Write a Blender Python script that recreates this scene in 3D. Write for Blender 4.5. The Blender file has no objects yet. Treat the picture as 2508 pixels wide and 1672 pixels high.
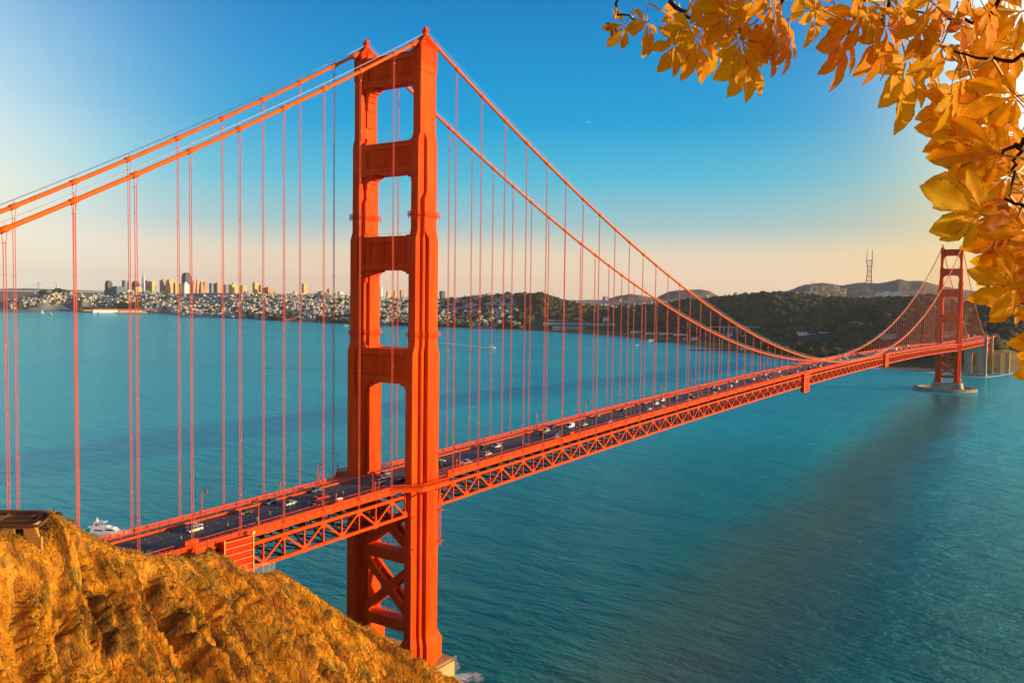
import bpy, math, random
import numpy as np
from mathutils import Vector, Matrix

random.seed(7)
RNG = np.random.default_rng(7)
scene = bpy.context.scene
COL = scene.collection
R = math.radians

# ------------------------------------------------------------------ camera
# x = south along the bridge, y = east, z = up; origin under the north tower, water at z = 0
CAMP = np.array([-230.379, -208.867, 138.410])
YAW, PIT, ROLL, FPX = 0.602639, -0.051348, 0.0133103, 2133.18     # focal length for a 2508 px wide frame
FW = np.array([math.cos(PIT) * math.cos(YAW), math.cos(PIT) * math.sin(YAW), math.sin(PIT)])
r0 = np.array([math.sin(YAW), -math.cos(YAW), 0.0])
u0 = np.cross(r0, FW)
RT = r0 * math.cos(ROLL) + u0 * math.sin(ROLL)
UP = -r0 * math.sin(ROLL) + u0 * math.cos(ROLL)
cam_data = bpy.data.cameras.new('camera')
cam_data.sensor_width = 36.0
cam_data.lens = 36.0 * FPX / 2508.0
cam_data.clip_start = 0.2
cam_data.clip_end = 90000.0
cam = bpy.data.objects.new('camera', cam_data)
COL.objects.link(cam)
m = Matrix((tuple(RT), tuple(UP), tuple(-FW))).transposed().to_4x4()
m.translation = Vector(CAMP)
cam.matrix_world = m
scene.camera = cam


def ray(px, py):
    d = FW * FPX + RT * (px - 1254) - UP * (py - 836)
    return d / np.linalg.norm(d)


def hit(px, py, z=None, x=None, y=None, dist=None):
    """survey helper: a sight line from the viewpoint met with a known plane or ground distance"""
    d = ray(px, py)
    if z is not None: t = (z - CAMP[2]) / d[2]
    elif x is not None: t = (x - CAMP[0]) / d[0]
    elif y is not None: t = (y - CAMP[1]) / d[1]
    else: t = dist / math.hypot(d[0], d[1])
    return CAMP + t * d


# ------------------------------------------------------------------ light
SUN_AZ = R(-68.0)      # direction towards the sun, from +x towards +y
SUN_EL = R(8.0)
sun_dir = Vector((math.cos(SUN_EL) * math.cos(SUN_AZ), math.cos(SUN_EL) * math.sin(SUN_AZ), math.sin(SUN_EL)))
sd = bpy.data.lights.new('sun', 'SUN')
sd.energy = 5.0
sd.angle = R(0.6)
sd.color = (1.0, 0.72, 0.40)
sun = bpy.data.objects.new('sun', sd)
COL.objects.link(sun)
sun.rotation_euler = (-sun_dir).to_track_quat('-Z', 'Y').to_euler()

world = bpy.data.worlds.new('World')
scene.world = world
world.use_nodes = True
wn, wl = world.node_tree.nodes, world.node_tree.links
wn.clear()


def N(nt, typ, **kw):
    n = nt.nodes.new(typ)
    for k, v in kw.items():
        setattr(n, k, v)
    return n


def MATH(nt, op, a, b=None, c=None, clamp=False):
    n = nt.nodes.new('ShaderNodeMath')
    n.operation = op
    n.use_clamp = clamp
    for i, v in enumerate((a, b, c)):
        if v is None: continue
        if isinstance(v, (int, float)): n.inputs[i].default_value = v
        else: nt.links.new(v, n.inputs[i])
    return n.outputs[0]


def MIXC(nt, fac, a, b, mode='MIX'):
    n = nt.nodes.new('ShaderNodeMix')
    n.data_type = 'RGBA'
    n.blend_type = mode
    for i, v in ((0, fac), (6, a), (7, b)):
        if isinstance(v, (int, float)): n.inputs[i].default_value = v
        elif isinstance(v, (tuple, list)): n.inputs[i].default_value = tuple(v) + ((1,) if len(v) == 3 else ())
        else: nt.links.new(v, n.inputs[i])
    return n.outputs[2]


def RAMP(nt, fac, stops, interp='LINEAR'):
    n = nt.nodes.new('ShaderNodeValToRGB')
    n.color_ramp.interpolation = interp
    el = n.color_ramp.elements
    while len(el) < len(stops): el.new(0.5)
    for e, (p, c) in zip(el, stops):
        e.position = p
        e.color = tuple(c) + ((1,) if len(c) == 3 else ())
    nt.links.new(fac, n.inputs[0])
    return n.outputs[0]


def srgb(r, g, b):
    f = lambda c: (c / 12.92 if c <= 0.04045 else ((c + 0.055) / 1.055) ** 2.4)
    return tuple(f(v / 255.0) for v in (r, g, b))


nt = world.node_tree
sky = N(nt, 'ShaderNodeTexSky', sky_type='NISHITA')
sky.sun_disc = False
sky.sun_elevation = SUN_EL
sky.sun_rotation = math.atan2(sun_dir.x, sun_dir.y)
sky.altitude = 100
tc = N(nt, 'ShaderNodeTexCoord')
sep = N(nt, 'ShaderNodeSeparateXYZ')
wl.new(tc.outputs['Generated'], sep.inputs[0])
z01 = MATH(nt, 'MULTIPLY_ADD', sep.outputs['Z'], 1.0, 0.0, clamp=True)
K = 9.0
sc = lambda c: tuple(v * K for v in c)
grad = RAMP(nt, z01, [(0.0, srgb(246, 208, 178)), (0.025, srgb(248, 216, 184)), (0.05, srgb(232, 216, 190)), (0.08, srgb(160, 198, 204)),
                      (0.13, srgb(80, 188, 216)), (0.19, srgb(0, 162, 216)), (0.27, srgb(0, 142, 208)), (0.345, srgb(0, 120, 190)),
                      (0.45, srgb(0, 102, 172)), (0.7, srgb(0, 84, 155)), (1.0, srgb(0, 66, 130))])
boost = MIXC(nt, 1.0, grad, (K, K, K), 'MULTIPLY')


def glow(base, az, el, width, col, amount, flat=1.0):
    """a broad brightening of the sky around a direction"""
    d = N(nt, 'ShaderNodeVectorMath', operation='DOT_PRODUCT')
    wl.new(tc.outputs['Generated'], d.inputs[0])
    d.inputs[1].default_value = (math.cos(el) * math.cos(az), math.cos(el) * math.sin(az), math.sin(el))
    a = MATH(nt, 'ARCCOSINE', d.outputs['Value'])
    t = MATH(nt, 'DIVIDE', a, width)
    g = MATH(nt, 'POWER', 2.718, MATH(nt, 'MULTIPLY', MATH(nt, 'MULTIPLY', t, t), -1.0))
    return MIXC(nt, MATH(nt, 'MULTIPLY', g, amount, clamp=True), base, sc(col))


c1 = glow(boost, R(77.5), R(4), R(15), (1.02, 1.24, 1.24), 1.0)
c2 = glow(c1, R(67), R(1.5), R(8), srgb(255, 238, 206), 0.75)
c3 = glow(c2, R(0), R(0), R(11), srgb(255, 204, 84), 1.0)
c7 = glow(c3, R(-2), R(15), R(7.6), (2.7, 3.0, 2.5), 1.0)
c4 = glow(c7, R(-26), R(10), R(13.5), (8.0, 6.8, 4.4), 1.0)  # strong glow outside the view, added to brighten the right-hand water and the leaves
c5 = glow(c4, R(-62), R(8), R(22), (1.6, 1.2, 0.75), 0.9)
c6 = glow(c5, R(190), R(6), R(38), (1.05, 0.78, 0.78), 0.66)  # unseen pinkish glow behind the viewpoint, added to lift the shaded north faces
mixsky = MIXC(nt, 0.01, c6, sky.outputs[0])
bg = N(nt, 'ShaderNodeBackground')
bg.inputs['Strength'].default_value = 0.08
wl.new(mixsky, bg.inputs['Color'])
wo = N(nt, 'ShaderNodeOutputWorld')
wl.new(bg.outputs[0], wo.inputs['Surface'])

scene.view_settings.view_transform = 'Standard'
scene.view_settings.look = 'None'
scene.view_settings.exposure = 0.5
scene.view_settings.gamma = 1.0
scene.render.engine = 'CYCLES'
scene.cycles.max_bounces = 5
scene.cycles.diffuse_bounces = 2
scene.cycles.glossy_bounces = 3
scene.cycles.transmission_bounces = 3
scene.cycles.volume_bounces = 0
scene.cycles.caustics_reflective = False
scene.cycles.caustics_refractive = False
scene.cycles.use_denoising = True
scene.cycles.sample_clamp_indirect = 4.0

# ------------------------------------------------------------------ materials
MATS = {}


def new_mat(name):
    mt = bpy.data.materials.new(name)
    mt.use_nodes = True
    mt.node_tree.nodes.clear()
    out = mt.node_tree.nodes.new('ShaderNodeOutputMaterial')
    b = mt.node_tree.nodes.new('ShaderNodeBsdfPrincipled')
    mt.node_tree.links.new(b.outputs[0], out.inputs['Surface'])
    MATS[name] = mt
    return mt, mt.node_tree, b, out


def noise(nt, scale, detail=4.0, rough=0.55, coord='Object', stretch=None, dist=0.0):
    t = nt.nodes.new('ShaderNodeTexCoord')
    v = t.outputs[coord]
    if stretch:
        mp = nt.nodes.new('ShaderNodeMapping')
        mp.inputs['Scale'].default_value = stretch
        nt.links.new(v, mp.inputs[0])
        v = mp.outputs[0]
    n = nt.nodes.new('ShaderNodeTexNoise')
    n.inputs['Scale'].default_value = scale
    n.inputs['Detail'].default_value = detail
    n.inputs['Roughness'].default_value = rough
    n.inputs['Distortion'].default_value = dist
    nt.links.new(v, n.inputs['Vector'])
    return n.outputs[0]


def simple(name, col, rough=0.6, var=0.25, scale=1.5, metal=0.0, spec=0.4, bump=0.0, stretch=None):
    """a plain surface with a little uneven weathering"""
    mt, nt, b, _ = new_mat(name)
    n = noise(nt, scale, 5, 0.6, stretch=stretch)
    dark = tuple(c * (1 - var) for c in col)
    lite = tuple(min(1, c * (1 + var * 0.6)) for c in col)
    nt.links.new(RAMP(nt, n, [(0.3, dark), (0.7, lite)]), b.inputs['Base Color'])
    b.inputs['Roughness'].default_value = rough
    b.inputs['Metallic'].default_value = metal
    b.inputs['Specular IOR Level'].default_value = spec
    if bump:
        bp = nt.nodes.new('ShaderNodeBump')
        bp.inputs['Strength'].default_value = bump
        bp.inputs['Distance'].default_value = 0.3
        nt.links.new(n, bp.inputs['Height'])
        nt.links.new(bp.outputs[0], b.inputs['Normal'])
    return mt


simple('orange_paint', (0.74, 0.066, 0.002), 0.55, 0.14, 0.35, spec=0.10, stretch=(1, 1, 0.25))
simple('orange_rail', (0.76, 0.075, 0.003), 0.55, 0.12, 0.6, spec=0.10)
simple('cable_paint', (0.80, 0.115, 0.003), 0.5, 0.10, 0.8, spec=0.15)
simple('rope_paint', (0.62, 0.10, 0.045), 0.55, 0.10, 0.5, spec=0.2)
simple('hand_rope_steel', (0.62, 0.60, 0.58), 0.45, 0.1, 1, spec=0.4)
simple('scaffold_cloth', (0.72, 0.035, 0.008), 0.8, 0.45, 0.9, spec=0.1, stretch=(1, 1, 0.35))
simple('scaffold_tube', (0.75, 0.38, 0.05), 0.5, 0.1, 1)
simple('dark_steel', (0.10, 0.025, 0.012), 0.6, 0.3, 1)
simple('concrete_warm', (0.52, 0.36, 0.14), 0.85, 0.3, 0.25, bump=0.3, spec=0.15)
simple('concrete_grey', (0.40, 0.37, 0.27), 0.85, 0.25, 0.12, bump=0.3, spec=0.15)
simple('fender_stone', (0.30, 0.27, 0.21), 0.9, 0.3, 0.12, spec=0.1)
simple('sidewalk', (0.26, 0.23, 0.21), 0.85, 0.2, 0.4, spec=0.15)
simple('white_paint', (0.80, 0.79, 0.76), 0.4, 0.06, 1)
simple('yellow_plastic', (0.75, 0.50, 0.03), 0.5, 0.05, 1)
simple('sign_green', (0.01, 0.28, 0.12), 0.5, 0.05, 1)
simple('tyre_rubber', (0.02, 0.02, 0.02), 0.8, 0.1, 4)
simple('wheel_rim', (0.45, 0.45, 0.46), 0.3, 0.1, 4, metal=0.6)
simple('rust_beam', (0.16, 0.045, 0.02), 0.8, 0.4, 1.2)
simple('dry_twig', (0.22, 0.12, 0.06), 0.9, 0.3, 2, spec=0.1)
simple('bark', (0.06, 0.030, 0.018), 0.9, 0.4, 20, spec=0.1)
simple('petiole', (0.60, 0.36, 0.07), 0.6, 0.1, 20)
simple('wire_pale', (0.52, 0.46, 0.34), 0.6, 0.1, 3)
simple('shrub_green', (0.10, 0.085, 0.02), 0.9, 0.4, 2, spec=0.1)
simple('foam', (0.80, 0.84, 0.86), 0.6, 0.1, 0.2)
simple('bird_white', (0.8, 0.78, 0.72), 0.7, 0.1, 2)
simple('teak', (0.35, 0.20, 0.09), 0.5, 0.2, 3)
simple('hull_navy', (0.02, 0.03, 0.05), 0.25, 0.1, 1)
simple('roof_red', (0.42, 0.13, 0.06), 0.8, 0.2, 0.1, spec=0.1)
simple('pale_wall', (0.44, 0.43, 0.38), 0.8, 0.1, 0.05, spec=0.1)
simple('cream_wall', (0.62, 0.52, 0.34), 0.8, 0.1, 0.05, spec=0.1)
simple('grey_wall', (0.34, 0.36, 0.36), 0.8, 0.12, 0.05, spec=0.1)
simple('tan_wall', (0.45, 0.34, 0.23), 0.8, 0.12, 0.05, spec=0.1)
simple('teal_wall', (0.28, 0.36, 0.35), 0.8, 0.12, 0.05, spec=0.1)
simple('mast_red', (0.38, 0.20, 0.16), 0.6, 0.1, 0.1)
simple('pier_dark', (0.07, 0.06, 0.05), 0.9, 0.3, 0.1)
for nm, c in dict(white=(0.80, 0.80, 0.78), silver=(0.50, 0.54, 0.58), black=(0.012, 0.013, 0.018), grey=(0.12, 0.13, 0.14),
                  blue=(0.03, 0.06, 0.14), red=(0.55, 0.02, 0.02), tan=(0.42, 0.33, 0.22), cream=(0.72, 0.66, 0.48),
                  green=(0.05, 0.08, 0.05), yellow=(0.75, 0.52, 0.05), maroon=(0.20, 0.02, 0.02)).items():
    simple('car_' + nm, c, 0.25, 0.04, 2, spec=0.6)
mt, nt, b, _ = new_mat('car_glass')
b.inputs['Base Color'].default_value = (0.012, 0.018, 0.024, 1); b.inputs['Roughness'].default_value = 0.08
mt, nt, b, _ = new_mat('lamp_lens')
b.inputs['Base Color'].default_value = (0.85, 0.85, 0.80, 1); b.inputs['Roughness'].default_value = 0.15
mt, nt, b, _ = new_mat('tail_lens')
b.inputs['Base Color'].default_value = (0.45, 0.01, 0.01, 1); b.inputs['Roughness'].default_value = 0.2

# riveted tower plates: faint panel seams
mt, nt, b, _ = new_mat('tower_paint')
tcn = nt.nodes.new('ShaderNodeTexCoord')
sp = nt.nodes.new('ShaderNodeSeparateXYZ'); nt.links.new(tcn.outputs['Object'], sp.inputs[0])
fr = MATH(nt, 'FRACT', MATH(nt, 'MULTIPLY', sp.outputs[2], 1 / 6.9))
seam = MATH(nt, 'LESS_THAN', fr, 0.022)
hx = MATH(nt, 'FRACT', MATH(nt, 'MULTIPLY', MATH(nt, 'ADD', sp.outputs[0], sp.outputs[1]), 1 / 1.07))
seam2 = MATH(nt, 'LESS_THAN', hx, 0.08)
both = MATH(nt, 'MAXIMUM', seam, MATH(nt, 'MULTIPLY', seam2, 0.6))
base = RAMP(nt, noise(nt, 0.12, 6, 0.65, stretch=(1, 1, 0.15)), [(0.28, (0.56, 0.040, 0.001)), (0.5, (0.74, 0.070, 0.001)), (0.72, (0.88, 0.110, 0.003))])
stain = noise(nt, 0.5, 5, 0.7, stretch=(1, 1, 0.12))
base = MIXC(nt, MATH(nt, 'MULTIPLY', MATH(nt, 'GREATER_THAN', stain, 0.60), 0.34), base, (0.42, 0.030, 0.003))
nt.links.new(MIXC(nt, MATH(nt, 'MULTIPLY', both, 0.55), base, (0.36, 0.022, 0.003)), b.inputs['Base Color'])
b.inputs['Roughness'].default_value = 0.55; b.inputs['Specular IOR Level'].default_value = 0.08

mt, nt, b, _ = new_mat('asphalt')
n1 = noise(nt, 0.35, 6, 0.65, stretch=(0.08, 1, 1)); n2 = noise(nt, 3, 3)
c = RAMP(nt, n1, [(0.3, (0.060, 0.052, 0.046)), (0.7, (0.100, 0.088, 0.078))])
nt.links.new(MIXC(nt, 0.15, c, RAMP(nt, n2, [(0.3, (0.03, 0.03, 0.03)), (0.7, (0.12, 0.12, 0.12))])), b.inputs['Base Color'])
b.inputs['Roughness'].default_value = 0.75

# cliff rock and dry grass
mt, nt, b, _ = new_mat('cliff_rock')
nA = noise(nt, 0.06, 8, 0.68, dist=0.6)
nB = noise(nt, 0.5, 9, 0.72, dist=0.5)
nC = noise(nt, 3.0, 6, 0.75)
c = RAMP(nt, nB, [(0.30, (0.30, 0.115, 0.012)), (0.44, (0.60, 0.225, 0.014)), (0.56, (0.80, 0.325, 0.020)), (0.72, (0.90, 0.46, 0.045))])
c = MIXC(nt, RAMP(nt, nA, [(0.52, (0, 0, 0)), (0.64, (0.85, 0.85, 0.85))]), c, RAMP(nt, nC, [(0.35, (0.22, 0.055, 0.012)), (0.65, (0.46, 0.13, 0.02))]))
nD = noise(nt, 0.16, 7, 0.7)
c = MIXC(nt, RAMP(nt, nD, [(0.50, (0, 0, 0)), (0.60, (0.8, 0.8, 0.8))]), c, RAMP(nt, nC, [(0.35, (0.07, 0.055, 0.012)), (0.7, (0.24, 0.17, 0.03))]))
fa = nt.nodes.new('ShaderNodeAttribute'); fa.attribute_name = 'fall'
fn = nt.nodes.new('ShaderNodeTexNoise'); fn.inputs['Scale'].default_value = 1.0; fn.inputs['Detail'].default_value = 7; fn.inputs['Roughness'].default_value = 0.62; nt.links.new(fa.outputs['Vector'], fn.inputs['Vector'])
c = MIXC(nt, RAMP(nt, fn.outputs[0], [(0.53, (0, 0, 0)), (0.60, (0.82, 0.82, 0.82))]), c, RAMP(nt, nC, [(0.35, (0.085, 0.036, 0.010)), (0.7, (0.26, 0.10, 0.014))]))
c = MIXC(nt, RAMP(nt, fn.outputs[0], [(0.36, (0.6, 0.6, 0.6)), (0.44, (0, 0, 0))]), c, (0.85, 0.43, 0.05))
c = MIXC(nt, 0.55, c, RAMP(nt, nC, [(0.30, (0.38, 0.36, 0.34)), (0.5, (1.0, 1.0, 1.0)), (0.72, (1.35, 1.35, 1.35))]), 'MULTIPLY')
nt.links.new(c, b.inputs['Base Color'])
b.inputs['Roughness'].default_value = 0.9; b.inputs['Specular IOR Level'].default_value = 0.1
tv = nt.nodes.new('ShaderNodeTexCoord'); mv = nt.nodes.new('ShaderNodeMapping'); mv.inputs['Rotation'].default_value = (R(30), R(20), R(35)); mv.inputs['Scale'].default_value = (1.0, 0.5, 0.55)
nt.links.new(tv.outputs['Object'], mv.inputs[0])
nw = nt.nodes.new('ShaderNodeTexNoise'); nw.inputs['Scale'].default_value = 0.7; nw.inputs['Detail'].default_value = 4; nt.links.new(mv.outputs[0], nw.inputs['Vector'])
va = nt.nodes.new('ShaderNodeVectorMath'); va.operation = 'MULTIPLY_ADD'; nt.links.new(nw.outputs['Color'], va.inputs[0]); va.inputs[1].default_value = (1.6, 1.6, 1.6); nt.links.new(mv.outputs[0], va.inputs[2])
crk = []
for sc_ in (0.55, 1.6):
    vo = nt.nodes.new('ShaderNodeTexVoronoi'); vo.feature = 'DISTANCE_TO_EDGE'; vo.inputs['Scale'].default_value = sc_; nt.links.new(va.outputs[0], vo.inputs['Vector'])
    crk.append(MATH(nt, 'MINIMUM', vo.outputs['Distance'], 0.16))
bp = nt.nodes.new('ShaderNodeBump'); bp.inputs['Strength'].default_value = 1.0; bp.inputs['Distance'].default_value = 1.0
hh2 = MATH(nt, 'ADD', MATH(nt, 'ADD', MATH(nt, 'MULTIPLY', nB, 0.8), MATH(nt, 'MULTIPLY', nC, 0.4)), MATH(nt, 'ADD', MATH(nt, 'MULTIPLY', crk[0], 2.2), MATH(nt, 'MULTIPLY', crk[1], 0.6)))
nt.links.new(hh2, bp.inputs['Height']); nt.links.new(bp.outputs[0], b.inputs['Normal'])

simple('path_asphalt', (0.07, 0.06, 0.055), 0.9, 0.25, 0.8, spec=0.1)

mt, nt, b, _ = new_mat('dry_grass')
oi = noise(nt, 0.5, 4)
nt.links.new(RAMP(nt, oi, [(0.3, (0.12, 0.085, 0.018)), (0.5, (0.42, 0.24, 0.035)), (0.7, (0.60, 0.38, 0.07))]), b.inputs['Base Color'])
b.inputs['Roughness'].default_value = 0.9; b.inputs['Specular IOR Level'].default_value = 0.1

# brick of the ruined battery
mt, nt, b, _ = new_mat('ruin_brick')
br = nt.nodes.new('ShaderNodeTexBrick'); t = nt.nodes.new('ShaderNodeTexCoord')
mp = nt.nodes.new('ShaderNodeMapping'); mp.inputs['Rotation'].default_value = (R(90), 0, 0); mp.inputs['Scale'].default_value = (1, 1, 1)
nt.links.new(t.outputs['Object'], mp.inputs[0]); nt.links.new(mp.outputs[0], br.inputs['Vector'])
br.inputs['Scale'].default_value = 1.6
br.inputs['Color1'].default_value = (0.55, 0.27, 0.05, 1); br.inputs['Color2'].default_value = (0.42, 0.17, 0.03, 1); br.inputs['Mortar'].default_value = (0.32, 0.19, 0.06, 1)
nt.links.new(br.outputs[0], b.inputs['Base Color']); b.inputs['Roughness'].default_value = 0.9

# water
mt, nt, b, wout = new_mat('bay_water')
t = nt.nodes.new('ShaderNodeTexCoord')


def wnoise(scale, stretch, rot, detail=3.0, rough=0.6):
    mp = nt.nodes.new('ShaderNodeMapping')
    mp.inputs['Rotation'].default_value = (0, 0, rot)
    mp.inputs['Scale'].default_value = stretch
    nt.links.new(t.outputs['Object'], mp.inputs[0])
    n = nt.nodes.new('ShaderNodeTexNoise')
    n.inputs['Scale'].default_value = scale
    n.inputs['Detail'].default_value = detail
    n.inputs['Roughness'].default_value = rough
    nt.links.new(mp.outputs[0], n.inputs['Vector'])
    return n.outputs[0]


w1 = wnoise(0.030, (1, 0.40, 1), R(20), 3)
w2 = wnoise(0.11, (1, 0.42, 1), R(30), 4)
w3 = wnoise(0.42, (1, 0.5, 1), R(24), 4, 0.65)
patch = wnoise(0.0022, (1, 0.35, 1), R(-30), 5, 0.62)
# a darker brown-green, smoother band of water running from the far pier towards the north-west
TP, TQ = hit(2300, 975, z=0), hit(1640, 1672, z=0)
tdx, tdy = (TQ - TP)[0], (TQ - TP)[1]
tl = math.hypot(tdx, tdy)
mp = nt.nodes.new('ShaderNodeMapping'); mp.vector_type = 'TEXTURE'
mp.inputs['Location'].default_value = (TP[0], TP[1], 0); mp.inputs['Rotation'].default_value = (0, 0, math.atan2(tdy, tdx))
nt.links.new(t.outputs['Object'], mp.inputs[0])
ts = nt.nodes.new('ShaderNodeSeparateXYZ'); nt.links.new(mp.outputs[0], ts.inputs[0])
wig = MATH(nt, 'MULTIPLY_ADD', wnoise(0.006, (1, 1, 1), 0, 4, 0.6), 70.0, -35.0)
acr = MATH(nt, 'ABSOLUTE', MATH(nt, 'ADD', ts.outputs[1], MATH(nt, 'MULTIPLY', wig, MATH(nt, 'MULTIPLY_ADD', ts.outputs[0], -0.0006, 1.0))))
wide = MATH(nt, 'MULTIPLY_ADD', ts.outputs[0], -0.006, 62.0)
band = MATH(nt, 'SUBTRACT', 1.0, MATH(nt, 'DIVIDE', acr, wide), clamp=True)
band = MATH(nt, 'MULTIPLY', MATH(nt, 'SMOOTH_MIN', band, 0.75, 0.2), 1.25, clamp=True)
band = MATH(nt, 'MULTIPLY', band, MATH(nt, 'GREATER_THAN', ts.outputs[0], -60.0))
h = MATH(nt, 'ADD', MATH(nt, 'ADD', MATH(nt, 'MULTIPLY', w1, 4.6), MATH(nt, 'MULTIPLY', w2, 2.3)), MATH(nt, 'MULTIPLY', w3, 1.05))
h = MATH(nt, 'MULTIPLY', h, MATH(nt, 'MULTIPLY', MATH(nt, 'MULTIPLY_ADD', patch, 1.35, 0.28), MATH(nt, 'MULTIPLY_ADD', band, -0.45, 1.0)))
bp = nt.nodes.new('ShaderNodeBump'); bp.inputs['Strength'].default_value = 1.0; bp.inputs['Distance'].default_value = 1.0
nt.links.new(h, bp.inputs['Height'])
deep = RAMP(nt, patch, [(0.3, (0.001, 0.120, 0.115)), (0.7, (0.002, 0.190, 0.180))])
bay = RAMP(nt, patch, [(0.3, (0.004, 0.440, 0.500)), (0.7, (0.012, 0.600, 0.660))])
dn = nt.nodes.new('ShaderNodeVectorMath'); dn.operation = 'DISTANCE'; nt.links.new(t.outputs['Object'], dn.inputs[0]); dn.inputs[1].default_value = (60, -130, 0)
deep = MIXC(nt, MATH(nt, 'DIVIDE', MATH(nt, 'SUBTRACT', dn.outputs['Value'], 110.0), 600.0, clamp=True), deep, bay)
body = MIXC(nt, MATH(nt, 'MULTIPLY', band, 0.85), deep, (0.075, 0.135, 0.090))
df = nt.nodes.new('ShaderNodeBsdfDiffuse'); gl = nt.nodes.new('ShaderNodeBsdfGlossy'); fz_ = nt.nodes.new('ShaderNodeFresnel')
fz_.inputs['IOR'].default_value = 1.33
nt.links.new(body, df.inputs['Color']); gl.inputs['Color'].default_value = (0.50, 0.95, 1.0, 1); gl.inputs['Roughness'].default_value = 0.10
for q_ in (df, gl, fz_): nt.links.new(bp.outputs[0], q_.inputs['Normal'])
mw = nt.nodes.new('ShaderNodeMixShader')
nt.links.new(MATH(nt, 'MULTIPLY', fz_.outputs[0], 0.9), mw.inputs[0]); nt.links.new(df.outputs[0], mw.inputs[1]); nt.links.new(gl.outputs[0], mw.inputs[2])
nt.nodes.remove(b)
nt.links.new(mw.outputs[0], wout.inputs['Surface'])

# distant land: zone colour comes from a ground-type attribute
mt, nt, b, _ = new_mat('far_ground')
at = nt.nodes.new('ShaderNodeAttribute'); at.attribute_name = 'ground_type'
n = noise(nt, 0.02, 6, 0.7)
nt.links.new(MIXC(nt, 0.55, at.outputs['Color'], RAMP(nt, n, [(0.3, (0.4, 0.4, 0.4)), (0.7, (1.5, 1.5, 1.5))]), 'MULTIPLY'), b.inputs['Base Color'])
b.inputs['Roughness'].default_value = 0.95; b.inputs['Specular IOR Level'].default_value = 0.05

mt, nt, b, _ = new_mat('forest_leaf')
n = noise(nt, 0.006, 5, 0.7); n2 = noise(nt, 0.09, 4, 0.7)
c = RAMP(nt, n, [(0.35, (0.026, 0.040, 0.020)), (0.65, (0.105, 0.085, 0.036))])
nt.links.new(MIXC(nt, 0.6, c, RAMP(nt, n2, [(0.3, (0.35, 0.35, 0.35)), (0.7, (1.6, 1.6, 1.5))]), 'MULTIPLY'), b.inputs['Base Color'])
b.inputs['Roughness'].default_value = 0.95; b.inputs['Specular IOR Level'].default_value = 0.05
simple('hill_scrub', (0.19, 0.155, 0.11), 0.95, 0.35, 0.006, spec=0.05)
simple('bluff_scrub', (0.20, 0.14, 0.05), 0.95, 0.5, 0.06, spec=0.05)


def facade(name, wall, glass, sx, sz, rough=0.6):
    """office wall with rows of windows"""
    mt, nt, b, _ = new_mat(name)
    t = nt.nodes.new('ShaderNodeTexCoord'); s = nt.nodes.new('ShaderNodeSeparateXYZ')
    nt.links.new(t.outputs['Object'], s.inputs[0])
    fz = MATH(nt, 'GREATER_THAN', MATH(nt, 'FRACT', MATH(nt, 'DIVIDE', s.outputs[2], sz)), 0.45)
    fx = MATH(nt, 'GREATER_THAN', MATH(nt, 'FRACT', MATH(nt, 'DIVIDE', MATH(nt, 'ADD', s.outputs[0], s.outputs[1]), sx)), 0.35)
    f = MATH(nt, 'MULTIPLY', fz, fx)
    nt.links.new(MIXC(nt, f, wall, glass), b.inputs['Base Color'])
    b.inputs['Roughness'].default_value = rough
    b.inputs['Specular IOR Level'].default_value = 0.2
    return mt


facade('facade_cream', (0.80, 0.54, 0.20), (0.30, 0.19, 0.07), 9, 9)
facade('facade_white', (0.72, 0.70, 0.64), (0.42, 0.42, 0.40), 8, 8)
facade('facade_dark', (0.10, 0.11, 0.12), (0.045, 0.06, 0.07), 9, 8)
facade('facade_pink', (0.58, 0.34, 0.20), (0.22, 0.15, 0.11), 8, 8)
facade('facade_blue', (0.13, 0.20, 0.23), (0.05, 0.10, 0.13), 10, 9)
facade('facade_grey', (0.30, 0.31, 0.31), (0.13, 0.15, 0.16), 9, 8)

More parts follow.
